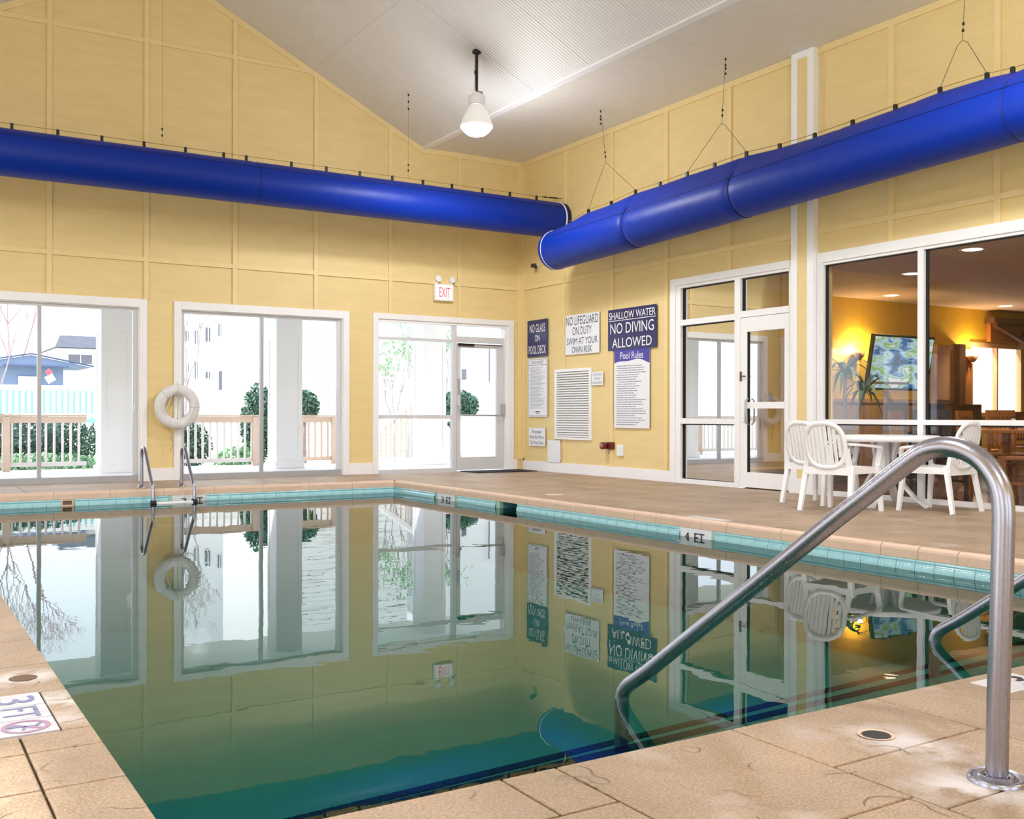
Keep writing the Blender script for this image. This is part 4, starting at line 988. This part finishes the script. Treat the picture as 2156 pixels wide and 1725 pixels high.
for k in range(4):
    a = math.radians(-70+90*k); ca, sa = math.cos(a), math.sin(a); mb = MB()
    P = smooth_path([(.10,.69),(.085,.50),(.12,.33),(.24,.14),(.42,.0)], 4)if False else [(.13,.69),(.09,.50),(.11,.36),(.20,.20),(.30,.09),(.42,0.0)]
    for (r0, z0), (r1, z1) in zip(P, P[1:]): mb.bar((8.66+r0*ca, 6.78+r0*sa, z0), (8.66+r1*ca, 6.78+r1*sa, z1), .075, .028, up=(-sa, ca, 0) if False else (ca, sa, .2))
    mb.build('leg', M['plastic'], tb)
MB().lathe([(.03,.69),(.06,.5),(.05,.36),(.03,.34)], (8.66,6.78,0), 20).build('hub', M['plastic'], tb)

# ------------------------------------------------------------------ lobby behind the glass
LZ, LY = 2.75, 10.75
lf = struct(MB().box(XC+.15, 20, 1.0, LY, -.05, 0).build('floor', M['lobbyfloor']))
lcm = MB()
lcx = MB().box(XC+.15, 20, 1.0, LY+.1, LZ, LZ+.1)
lc = struct(lcx.build('ceiling', M['lobbyceil']))
lw = root_struct('wall_lobby_back', (14, LY, 0))
hl = [(15.95, 17.45, .95, 2.12)]
mb = MB()
for r in rect_minus((XC+.15, 20, 0, LZ), hl): mb.box(r[0], r[1], LY, LY+.1, r[2], r[3])
mb.build('plaster', M['lobbywall'], lw)
struct(MB().box(20, 20.1, 1.0, LY+.1, 0, LZ).build('wall_lobby_end', M['lobbywall']))
struct(MB().box(XC+.15, 20, .9, 1.0, 0, LZ).build('wall_lobby_front', M['lobbywall']))
for i, x in enumerate([12.55+.32*k for k in range(9)]): MB().box(x+.004, x+.316, LY-.02, LY, .12, 1.12).build('wainscot_board', M['tanwood'], lw)
MB().box(12.55, 15.43, LY-.035, LY, 1.12, 1.18).build('chair_rail', M['tanwood'], lw); MB().box(XC+.16, 15.43, LY-.03, LY, 0, .12).build('skirting', M['darkwood'], lw)
MB().box(15.43, 15.60, LY-.16, LY, 0, 2.12).build('timber_post', M['darkwood'], lw); MB().box(15.62, 15.93, LY-.05, LY, 0, 2.06).build('timber_panel', M['wood'], lw)
MB().box(14.98, 15.43, LY-.06, LY, 1.18, 2.10).build('timber_casing', M['tanwood'], lw)
lwn = root_struct('window_5', (16.7, LY, .95))
for r in [(15.93,16.0,.9,2.18),(17.40,17.47,.9,2.18),(16.0,17.40,2.10,2.18),(16.0,17.40,.9,.97),(16.68,16.72,.97,2.10)]: MB().box(r[0], r[1], LY-.03, LY+.06, r[2], r[3]).build('window_frame', M['tanwood'], lwn)
glassbox('pane', (16.0,16.68,.97,2.10), LY+.03, 0, lwn); glassbox('pane', (16.72,17.40,.97,2.10), LY+.03, 0, lwn)
# timber gable trim of the alcove seen at the right
gb = thing('timber_alcove', 'brown timber alcove with a sloping roof beam at the right end of the lobby', 'alcove', (17.0, 10.4, 2.1))
MB().box(16.35, 18.2, 10.55, 10.74, 2.52, 2.62).build('beam', M['darkwood'], gb); MB().bar((16.45, 10.62, 2.50), (17.35, 10.62, 2.22), .10, .07).build('rafter', M['darkwood'], gb)
MB().box(16.40, 18.2, 10.66, 10.74, 2.20, 2.52).build('back_board', M['wood'], gb); MB().box(17.3, 17.6, 10.45, 10.74, 2.10, 2.42).build('bracket_block', M['darkwood'], gb)
for i, (x, y) in enumerate(((10.276, 6.90), (11.366, 8.487), (13.158, 10.186), (15.994, 10.12), (13.2, 7.4), (15.6, 5.6), (12.0, 4.6))):
    names = ['recessed ceiling downlight nearest the lobby glass', 'recessed downlight half hidden by the window mullion', 'recessed downlight above the television', 'recessed downlight at the right near the timber alcove']
    t = thing('downlight', names[i] if i < 4 else 'recessed downlight out of sight deeper in the lobby', 'light', (x, y, LZ), group=None if i < 4 else 'hidden lobby downlights')
    MB().lathe([(.105,-.004),(.125,-.006),(.13,-.0005)], (x, y, LZ), 28).build('trim_ring', M['white2'], t)
    MB().lathe([(0,-.006),(.103,-.006),(.104,-.001)], (x, y, LZ), 28).build('lens', M['downl'], t)
    l = bpy.data.lights.new('downlight_light', 'SPOT'); l.energy = LOBBY_W*2.0; l.spot_size = 2.0; l.spot_blend = .6; l.color = (1, .84, .64); l.shadow_soft_size = .08
    lo = bpy.data.objects.new('downlight_light', l); COL.objects.link(lo); lo.parent = t; lo.location = (0, 0, -.03)
for i, (x, z) in enumerate(((12.98, 1.86), (15.86, 1.90))):
    t = thing('wall_sconce', ('brass wall sconce throwing light up behind the potted plant', 'brass wall sconce glowing on the golden wall right of the television')[i], 'light', (x, LY-.08, z))
    MB().lathe([(.02,-.08),(.06,-.04),(.10,.03),(.094,.03),(.05,-.035)], (x, LY-.11, z), 24).build('bowl', M['tanwood'], t); MB().box(x-.03, x+.03, LY-.06, LY-.001, z-.08, z+.02).build('wall_plate', M['galv'], t)
    l = bpy.data.lights.new('sconce_light', 'POINT'); l.energy = 40; l.color = (1, .72, .36); l.shadow_soft_size = .04
    lo = bpy.data.objects.new('sconce_light', l); COL.objects.link(lo); lo.parent = t; lo.location = (0, -.05, .08)
# television on a tilting bracket
tv = thing('television', 'black framed television tilted down on the golden lobby wall', 'television', (13.55, LY, 1.75))
def tvm(mb_): 
    R = Matrix.Rotation(math.radians(10), 4, 'X'); T = Matrix.Translation((13.55, LY-.42, 1.735)) @ R
    mb_.v = [tuple(T @ Vector(v)) for v in mb_.v]; return mb_
tvm(MB().box(-.735, .735, -.03, .03, -.43, .43)).build('housing', M['black'], tv, bevel=.008)
def screenmat():
    m = bpy.data.materials.new('tv_screen'); m.use_nodes = True; nt = m.node_tree; b = nt.nodes['Principled BSDF']; L = nt.links
    tc = nt.nodes.new('ShaderNodeTexCoord'); sp = nt.nodes.new('ShaderNodeSeparateXYZ'); L.new(tc.outputs['Generated'], sp.inputs[0])
    n = nt.nodes.new('ShaderNodeTexNoise'); n.inputs['Scale'].default_value = 3.5; n.inputs['Detail'].default_value = 3; L.new(tc.outputs['Generated'], n.inputs['Vector'])
    r = nt.nodes.new('ShaderNodeValToRGB'); cr = r.color_ramp; cr.elements[0].position = .30; cr.elements[0].color = (.02,.06,.10,1); cr.elements[1].position = .75; cr.elements[1].color = (.75,.15,.5,1)
    for p, c_ in ((.40,(.05,.20,.45,1)),(.48,(.55,.75,.85,1)),(.56,(.22,.5,.12,1)),(.64,(.85,.9,.95,1))): e_ = cr.elements.new(p); e_.color = c_
    L.new(n.outputs[0], r.inputs[0]); b.inputs['Base Color'].default_value = (.01,.01,.01,1); b.inputs['Roughness'].default_value = .15
    L.new(r.outputs[0], b.inputs['Emission Color']); b.inputs['Emission Strength'].default_value = .9; return m
M['screen'] = screenmat()
tvm(MB().box(-.70, .70, -.034, -.031, -.395, .395)).build('screen', M['screen'], tv)
tvm(MB().box(-.70, .25, -.0355, -.0345, -.335, -.295)).build('caption_bar', M['paper'], tv)
MB().bar((13.55, LY-.40, 1.75), (13.55, LY-.021, 1.80), .08, .05).build('bracket', M['black'], tv); MB().box(13.41, 13.69, LY-.02, LY-.0005, 1.65, 1.95).build('wall_plate', M['black'], tv)
# potted dracaena
pp = thing('potted_plant', 'tall potted plant with drooping strap leaves inside the lobby window', 'plant', (11.12, 9.35, 0))
px, py = 11.12, 9.35
MB().lathe([(0,0),(.15,0),(.19,.38),(.20,.42),(.17,.42),(.16,.36),(0,.36)], (px, py, 0), 24).build('pot', M['pot'], pp)
for k, (dx, dy, h) in enumerate(((0,0,1.45),(.16,-.18,1.20))):
    MB().tube([(px, py, .3), (px+dx*.4, py+dy*.4, .8), (px+dx, py+dy, h)], [.035,.03,.022], 10).build('trunk', M['bark'], pp)
    for i in range(15):
        a = i*2.4; L_ = random.uniform(.32, .5); P = []
        for j in range(6):
            t_ = j/5; P.append(Vector((px+dx+math.cos(a)*L_*t_*.85, py+dy+math.sin(a)*L_*t_*.85, h+.20*math.sin(t_*PI*.62)*(1.6-i/15)-.38*t_*t_*(i/15+.25))))
        mb = MB(); w = [.012,.03,.034,.03,.02,.004]; vs = []; s_ = Vector((-math.sin(a), math.cos(a), 0))
        for j, p in enumerate(P): vs += [p-s_*w[j], p+Vector((0,0,-.006)), p+s_*w[j]]
        mb.add(vs, [(3*j, 3*j+1, 3*j+4, 3*j+3) for j in range(5)]+[(3*j+1, 3*j+2, 3*j+5, 3*j+4) for j in range(5)]); mb.build('leaf', M['leaf'], pp, fix=False)
# accessible sign, switch
MB_ = MB
sg = thing('accessible_sign', 'small black sign with a white wheelchair symbol seen through the lobby door', 'sign', (10.77, LY, 1.7))
MB().box(10.66, 10.88, LY-.008, LY-.0005, 1.62, 1.88).build('plate', M['black'], sg)
ic = MB(); ic.tube([(10.775+.05*math.cos(a), LY-.010, 1.715+.05*math.sin(a)) for a in [PI*.9+k*PI*1.35/14 for k in range(15)]], .007, 6); ic.tube([(10.755,LY-.010,1.83),(10.755,LY-.010,1.745),(10.80,LY-.010,1.74),(10.825,LY-.010,1.68)], .008, 6); ic.build('symbol', M['white2'], sg)
t = thing('light_switch', 'small grey switch plate on the golden wall behind the lobby door', 'switch', (11.15, LY, 1.15)); MB().box(11.12, 11.20, LY-.008, LY-.0005, 1.14, 1.26).build('plate', M['pot'], t)
# wooden dining furniture
def dining_chair(label, mt, group):
    t = thing('dining_chair', label, 'chair', group=group)
    for sx in (-1, 1):
        MB().bar((sx*.19,-.20,0),(sx*.19,-.25,.98),.036,.036,up=(0,1,0)).build('leg', mt, t); MB().bar((sx*.19,.19,0),(sx*.19,.19,.44),.036,.036,up=(0,1,0)).build('leg', mt, t)
        MB().box(sx*.19-.01, sx*.19+.01, -.19, .18, .18, .21).build('stretcher', mt, t)
    MB().box(-.215,.215,-.20,.215,.44,.475).build('seat', mt, t, bevel=.008); MB().box(-.18,.18,-.262,-.235,.90,.98).build('top_rail', mt, t); MB().box(-.18,.18,-.235,-.215,.52,.56).build('lower_rail', mt, t)
    for i in range(5): x = -.13+.065*i; MB().bar((x,-.226,.56),(x,-.247,.90),.022,.012,up=(0,1,0)).build('spindle', mt, t)
    MB().box(-.18,.18,.175,.195,.36,.40).build('front_rail', mt, t)
    return t
g = 'wooden dining chairs in the lobby'
spots = [(10.45,6.35,.3,'nearest the glass, left of the first lobby table'), (11.35,7.05,2.9,'on the far side of the first lobby table'), (12.2,6.45,.2,'on the near side of the middle lobby table'), (12.3,8.1,3.3,'on the far side of the middle lobby table'),
  (13.2,7.3,1.7,'between the middle and the far lobby tables'), (14.0,8.75,3.0,'on the far side of the far lobby table'), (14.2,6.95,.1,'on the near side of the far lobby table'), (15.2,8.4,2.2,'at the right of the far lobby table'),
  (11.7,8.7,3.4,'standing alone near the potted plant'), (10.7,4.05,.2,'on the near side of the right-hand lobby table'), (11.5,5.8,2.8,'on the far side of the right-hand lobby table'), (15.6,9.4,3.0,'by the timber panel at the back of the lobby')]
k1 = dining_chair('honey wooden spindle-back chair '+spots[0][3], M['wood'], g); k1.location = (*spots[0][:2], 0); k1.rotation_euler.z = spots[0][2]
for x, y, a, l in spots[1:]: dup(k1, (x, y, 0), a, 'honey wooden spindle-back chair '+l)
k2 = dining_chair('dark slatted chair just inside the glass behind the patio table', M['blackchair'], None)
k2.location = (9.95, 7.05, 0); k2.rotation_euler.z = 2.6
o_ = dup(k2, (10.25, 7.75, 0), 1.2, 'dark slatted chair inside the glass further from the viewer')
TN = ('first lobby table just inside the glass', 'middle lobby table', 'far lobby table before the shelf unit', 'right-hand lobby table behind the handrail bend')
for i, (x, y) in enumerate(((10.9,6.75),(12.3,7.25),(14.0,7.85),(11.1,4.9))):
    t = thing('dining_table', 'square brown wooden table, the '+TN[i], 'table', (x, y, 0), group='lobby dining tables')
    MB().box(x-.42,x+.42,y-.42,y+.42,.72,.76).build('table_top', M['wood'], t, bevel=.006)
    for sx in (-1,1):
        for sy in (-1,1): MB().bar((x+sx*.36,y+sy*.36,0),(x+sx*.36,y+sy*.36,.72),.06,.06,up=(0,1,0)).build('leg', M['wood'], t)
    for k in range(3): q_ = MB().cyl((x-.1+.1*k,y+.05*k,.76),(x-.1+.1*k,y+.05*k,.86+.02*k),.025,n=10); tag(q_.build('condiment_jar', M[('redcloth','paper','darkpipe')[k]], None, org=(x-.1+.1*k,y+.05*k,.76)), ('dark red jar','white jar','black jar')[k]+' standing on the '+TN[i], 'jar', 'condiment jars on the lobby tables')
hf = thing('shelf_unit', 'dark wooden shelf unit with red cloth bins at the back of the lobby', 'shelf', (14.4, 10.3, 0))
for z in (.1,.45,.8,1.1): MB().box(13.4,15.3,10.1,10.5,z-.02,z).build('shelf', M['darkwood'], hf)
for x in (13.4,14.35,15.27): MB().box(x,x+.03,10.1,10.5,0,1.1).build('upright', M['darkwood'], hf)
for i in range(8): 
    x = 13.5+.22*i+(.05 if i > 3 else 0); q_ = MB().box(x,x+.17,10.12,10.42,.4502,.66); tag(q_.build('storage_bin', M['redcloth'], None, org=(x+.08,10.27,.45), bevel=.006), ('first','second','third','fourth','fifth','sixth','seventh','eighth')[i]+' dark red bin from the left on the lobby shelf unit', 'bin', 'red bins on the lobby shelf')
bl = bpy.data.lights.new('lobby_bounce', 'AREA')
bpy.data.lights.remove(bl)

# ------------------------------------------------------------------ outside: porch, railings, garden, buildings
pf = struct(MB().box(-6, 13.5, YC+.16, 18.75, -.25, -.02).build('floor', M['porch']))
pr = struct(MB().box(-6, 13.5, YC+.16, 18.4, 2.86, 2.94).build('ceiling', M['white2']))
colmesh = None
def column(x, y, label):
    t = thing('porch_column', label, 'column', (x, y, -.02)); w = .232
    MB().box(x-w+.008, x+w-.008, y-w+.008, y+w-.008, .10, 2.86).build('shaft', M['siding'], t)
    for a_, b_ in (((x-w, x+w), (y-w, y-w+.0075)), ((x-w, x-w+.0075), (y-w+.0076, y+w-.0076))):
        if a_[1]-a_[0] > .1:
            for r in [(x-w,x-w+.07,.10,2.86),(x+w-.07,x+w,.10,2.86),(x-w+.07,x+w-.07,2.22,2.86),(x-w+.07,x+w-.07,.10,.30)]: MB().box(r[0],r[1],y-w,y-w+.0075,r[2],r[3]).build('face_board', M['siding'], t)
        else:
            for r in [(y-w+.0076,y-w+.08,.10,2.86),(y+w-.08,y+w,.10,2.86),(y-w+.08,y+w-.08,2.22,2.86),(y-w+.08,y+w-.08,.10,.30)]: MB().box(x-w,x-w+.0075,r[0],r[1],r[2],r[3]).build('face_board', M['siding'], t)
    MB().box(x-w-.035, x+w+.035, y-w-.035, y+w+.035, -.02, .10).build('base', M['siding'], t, bevel=.012)
for x, l in ((3.255,'white panelled porch column seen through the left sliding window'), (6.10,'white panelled porch column seen through the middle sliding window'), (8.94,'white panelled porch column seen beside the exit door'), (.40,'white panelled porch column beyond the left edge of the view')): column(x, 17.33, l)
def railing(x0, x1, y, label, post=None, rail='railwood', bal='railwhite'):
    t = thing('porch_railing', label, 'railing', (x0, y, 0))
    MB().box(x0, x1, y-.045, y+.045, .875, .905).build('cap_rail', M[rail], t); MB().box(x0, x1, y-.02, y+.02, .77, .872).build('top_rail', M[rail], t); MB().box(x0, x1, y-.022, y+.022, .05, .12).build('bottom_rail', M[bal], t)
    me = MB().box(-.017, .017, -.017, .017, .12, .77).mesh('baluster'); me.materials.append(M[bal]); x = x0+.07
    while x < x1-.04: share('baluster', me, (x-x0, 0, 0), t); x += .127
    for p in post or (): MB().box(p-.055, p+.055, y-.055, y+.055, -.02, .87).build('post', M[rail], t)
railing(-2.5, 3.02, 18.42, 'beige porch railing with white balusters seen through the left window', (1.80, -.6))
railing(3.50, 5.98, 18.42, 'beige porch railing with white balusters seen through the middle window', (5.92,))
railing(6.62, 7.47, 18.42, 'short beige porch railing right of the middle column', (7.45,), bal='railwood')
railing(10.2, 13.2, 19.6, 'white garden railing seen through the exit door', (10.25,), rail='railwhite')
# sloping stair rail
sr = thing('stair_railing', 'sloping white stair railing with balusters beside the third column', 'railing', (9.0, 19.3, 0))
MB().bar((8.75,19.3,.60),(9.72,19.3,1.30),.05,.09).build('hand_rail', M['white'], sr); MB().bar((8.75,19.3,.0),(9.72,19.3,.0),.04,.06).build('bottom_rail', M['white'], sr)
for i in range(8): x = 8.83+.115*i; MB().box(x-.014,x+.014,19.285,19.315,.03,.62+.72*(x-8.75)).build('baluster', M['railwood'], sr)
struct(MB().box(-60, 80, 18.75, 90, -.5, -.35).build('ground', M['ground']))
struct(MB().box(-40, -5, -30, 18.7, -.5, -.35).build('ground', M['ground']))
# bushes: leaf clouds
def leaf_cloud(name, label, c, r, n, mt, cat='bush', lf=.05, group=None):
    rn = random.Random(hash(label) % 1000 if False else int(c[0]*37+c[1]*11) % 997); mb = MB()
    for i in range(n):
        while True:
            p = Vector((rn.uniform(-1,1), rn.uniform(-1,1), rn.uniform(-1,1)))
            if .35 < p.length < 1: break
        q = Vector((c[0]+p.x*r[0], c[1]+p.y*r[1], max(c[2]+p.z*r[2], -.34)))
        a = Vector((rn.uniform(-1,1), rn.uniform(-1,1), rn.uniform(-1,1))).normalized()*lf; b = a.cross(Vector((rn.uniform(-1,1), rn.uniform(-1,1), rn.uniform(-1,1)))).normalized()*lf*.5
        mb.add([q-a, q+b, q+a, q-b], [(0,1,2,3)])
    t = thing(name, label, cat, (c[0], c[1], -.35), group=group)
    f_ = mb.build('foliage', mt, t, fix=False); f_['kind'] = 'stuff'
    MB().cyl((c[0],c[1],-.35),(c[0],c[1],c[2]),.05,.03,8).build('stem', M['bark'], t)
leaf_cloud('hedge', 'dark green hedge behind the left porch railing', (1.9, 20.6, .36), (2.1, .5, .56), 7500, M['leaf'])
leaf_cloud('hedge', 'dark green hedge behind the middle porch railing on the left', (5.05, 20.7, .30), (.72, .45, .55), 3000, M['leaf'])
leaf_cloud('shrub', 'tall dark green shrub beside the middle column', (6.72, 20.7, .72), (.36, .4, .85), 3000, M['leaf'])
leaf_cloud('shrub', 'low pale grass clump behind the middle railing', (6.1, 20.0, .0), (.50, .3, .28), 1200, M['leaf2'])
leaf_cloud('shrub', 'low pale shrub in front of the left hedge', (2.3, 19.4, -.02), (1.4, .25, .26), 2200, M['leaf2'])
leaf_cloud('shrub', 'rounded green shrub seen right of the middle column', (7.72, 20.7, 1.1), (.30, .35, .34), 1300, M['leaf'])
leaf_cloud('shrub', 'rounded green shrub seen through the exit door glass', (11.9, 21.5, 1.15), (.50, .4, .36), 2200, M['leaf'])
leaf_cloud('shrub', 'green shrub between the third column and the exit door', (11.35, 20.9, 1.05), (.22, .3, .42), 1100, M['leaf'])
def tree(label, x, y, h, spread, mt, leaves=0, lm=None, r0=.05, lv=5):
    t = thing('tree', label, 'tree', (x, y, -.4)); rn = random.Random(int(x*10)); mb = MB(); tips = []
    def br(p, d, L_, r, k):
        q = p+d*L_; mb.tube([p, p.lerp(q, .5)+Vector((rn.uniform(-.04,.04),0,0))*L_, q], [r, r*.8, r*.6], 5, cap=False)
        if k == 0: tips.append(q); return
        for _ in range(3 if k > 1 else 4):
            nd = (d+Vector((rn.uniform(-1,1)*spread, rn.uniform(-1,1)*spread, rn.uniform(-.2,.6)))).normalized(); br(q, nd, L_*rn.uniform(.55,.8), r*.6, k-1)
    br(Vector((x, y, -.4)), Vector((0,0,1)), h*.30, r0, lv); mb.build('branches', mt, t, fix=False)
    if leaves:
        lb = MB()
        for q in tips:
            for _ in range(leaves):
                p = q+Vector((rn.gauss(0,.15), rn.gauss(0,.15), rn.gauss(0,.12))); a = Vector((rn.uniform(-1,1), rn.uniform(-1,1), rn.uniform(-1,1))).normalized()*.07; b = a.cross(Vector((0,.3,1))).normalized()*.02
                lb.add([p-a, p+b, p+a, p-b], [(0,1,2,3)])
        f_ = lb.build('foliage', lm, t, fix=False); f_['kind'] = 'stuff'
tree('bare pinkish winter tree behind the blue shed', 4.3, 41, 9.0, .8, M['pinktwig'], 0, None, .07, 6)
tree('bare grey winter tree at the left behind the picket fence', 3.0, 32, 7.0, .8, M['bark'], 0, None, .04, 6)
tree('bare grey winter tree in front of the apartment building', 8.0, 31.5, 7.0, .7, M['bark'])
tree('thin leafy tree seen through the exit door', 12.1, 22.9, 4.0, .4, M['bark'], 4, M['leaf2'], .03, 4)
tree('thin leafy sapling left of the third column', 10.2, 21.5, 3.6, .5, M['bark'], 4, M['leaf2'], .022, 4)
fn = thing('picket_fence', 'white picket fence with pale teal behind the left hedge', 'fence', (3, 27, 0))
MB().box(1.6, 4.85, 27.0, 27.04, .86, .93).build('lower_rail', M['white'], fn); MB().box(1.6, 4.85, 27.0, 27.06, 1.50, 1.62).build('upper_rail', M['white'], fn)
for i in range(24): x = 1.65+.135*i; MB().box(x-.038, x+.038, 26.97, 26.995, .80, 1.54).build('picket', M['white'], fn)
MB().box(1.6, 4.85, 27.5, 27.55, .70, 1.54).build('teal_screen', M['teal'], fn)
f2 = thing('board_fence', 'white board fence beyond the middle railing', 'fence', (7.5, 26, 0))
for i in range(7): x = 6.98+.19*i; MB().box(x-.090, x+.090, 26, 26.03, -.35, 1.44).build('board', M['siding'], f2)
MB().box(6.85, 8.25, 25.96, 26.0, 1.40, 1.54).build('cap_board', M['white'], f2)
sh = thing('shed', 'pale blue garden shed with a low pitched roof behind the picket fence', 'shed', (4.3, 36, 0))
MB().box(3.45, 5.20, 36, 38, -.4, 2.47).build('wall', M['shed'], sh)
mb = MB(); mb.add([(2.3,35.6,2.45),(4.2,35.6,2.80),(6.0,35.6,2.45),(2.3,38.4,2.45),(4.2,38.4,2.80),(6.0,38.4,2.45)], [(0,1,2),(5,4,3),(0,3,4,1),(1,4,5,2),(2,5,3,0)]); mb.build('roof', M['shed'], sh)
mb = MB(); mb.bar((2.3,35.55,2.48),(4.2,35.55,2.84),.06,.05); mb.bar((4.2,35.55,2.84),(6.05,35.55,2.48),.06,.05); mb.bar((3.4,35.55,2.45),(5.3,35.55,2.44),.04,.04); mb.build('fascia', M['shedroof'], sh)
MB().box(3.86, 4.45, 35.93, 35.99, .0, 2.13).build('door', M['siding'], sh)
MB().obox((4.70, 35.5, 2.27), ((1,0,1),(1,0,-1),(0,1,0)), (.085,.085,.02)).build('hazard_sign', M['red'], sh, label='small red diamond sign'); MB().obox((4.74, 35.5, 2.06), ((1,0,.6),(-.6,0,1),(0,1,0)), (.13,.12,.02)).build('notice_board', M['white'], sh)
MB().bar((4.70,35.52,2.2),(4.72,35.9,2.1),.03,.03).build('sign_arm', M['white'], sh)
def building(label, x0, x1, y, z1, rows, roof=None, dp=5):
    t = thing('building', label, 'building', ((x0+x1)/2, y, 0)); MB().box(x0, x1, y, y+dp, -.4, z1).build('wall', M['siding'], t)
    for (a, b, c_, d_) in rows:
        w = MB().box(a, b, y-.05, y-.001, c_, d_).build('window', M['darkwin'], t); MB().box((a+b)/2-.015, (a+b)/2+.015, y-.08, y-.051, c_, d_).build('muntin', M['white'], w)
    if roof: MB().prism(roof, lambda a, b, d: (a, d, b), y-.5, y+dp+.5).build('roof', M['roof'], t)
    return t
building('white house with a grey roof behind the shed', 5.95, 8.2, 43, 3.5, [(6.40,7.25,2.9,3.25)], [(5.85,3.52),(8.3,3.52),(8.1,3.96),(6.02,3.96)])
b3 = building('large white apartment building with outside stairs beyond the middle window', 9.0, 18.5, 36, 9.0,
    [(9.11,9.20,3.45,3.82),(9.42,9.51,3.38,3.85),(9.79,9.95,3.47,3.97),(10.24,10.34,3.68,4.12),(10.58,10.76,3.78,4.20),(11.06,11.25,3.79,4.33),(9.11,9.20,2.38,2.72),(9.42,9.51,2.18,2.76),(9.80,9.94,2.19,2.42),(10.26,10.49,1.6,2.45)])
st = b3
MB().bar((10.70,35.2,2.33),(12.0,35.2,1.58),.08,.13).build('stair_stringer', M['roof'], st); MB().bar((10.70,35.2,2.75),(12.0,35.2,2.0),.04,.05).build('stair_rail', M['white'], st)
for i in range(8): x = 10.78+.15*i; MB().box(x-.07, x+.08, 35.3, 35.9, 2.27-.087*i-.03, 2.29-.087*i).build('stair_tread', M['white'], st)
s2 = thing('siding_building', 'tall white lap-sided wall close outside the middle window', 'building', (11, 24, 0))
MB().box(8.40, 11.95, 24.5, 29, -.4, 5.5).build('wall', M['siding'], s2)
for i in range(34): z = .0+.14*i; MB().add([(8.38,24.485,z),(11.97,24.485,z),(11.97,24.462,z),(8.38,24.462,z),(8.38,24.485,z+.135),(11.97,24.485,z+.135)],[(0,1,2,3),(3,2,5,4),(0,3,4),(1,5,2)]).build('lap_board', M['siding'], s2)
b4 = building('white building beyond the exit door with a slender pipe', 13.2, 18.5, 26, 6.0, [(14.2,14.6,1.95,2.25)])
MB().cyl((15.34,25.9,1.9),(15.34,25.9,3.0),.02,n=8).build('pipe', M['roof'], b4)
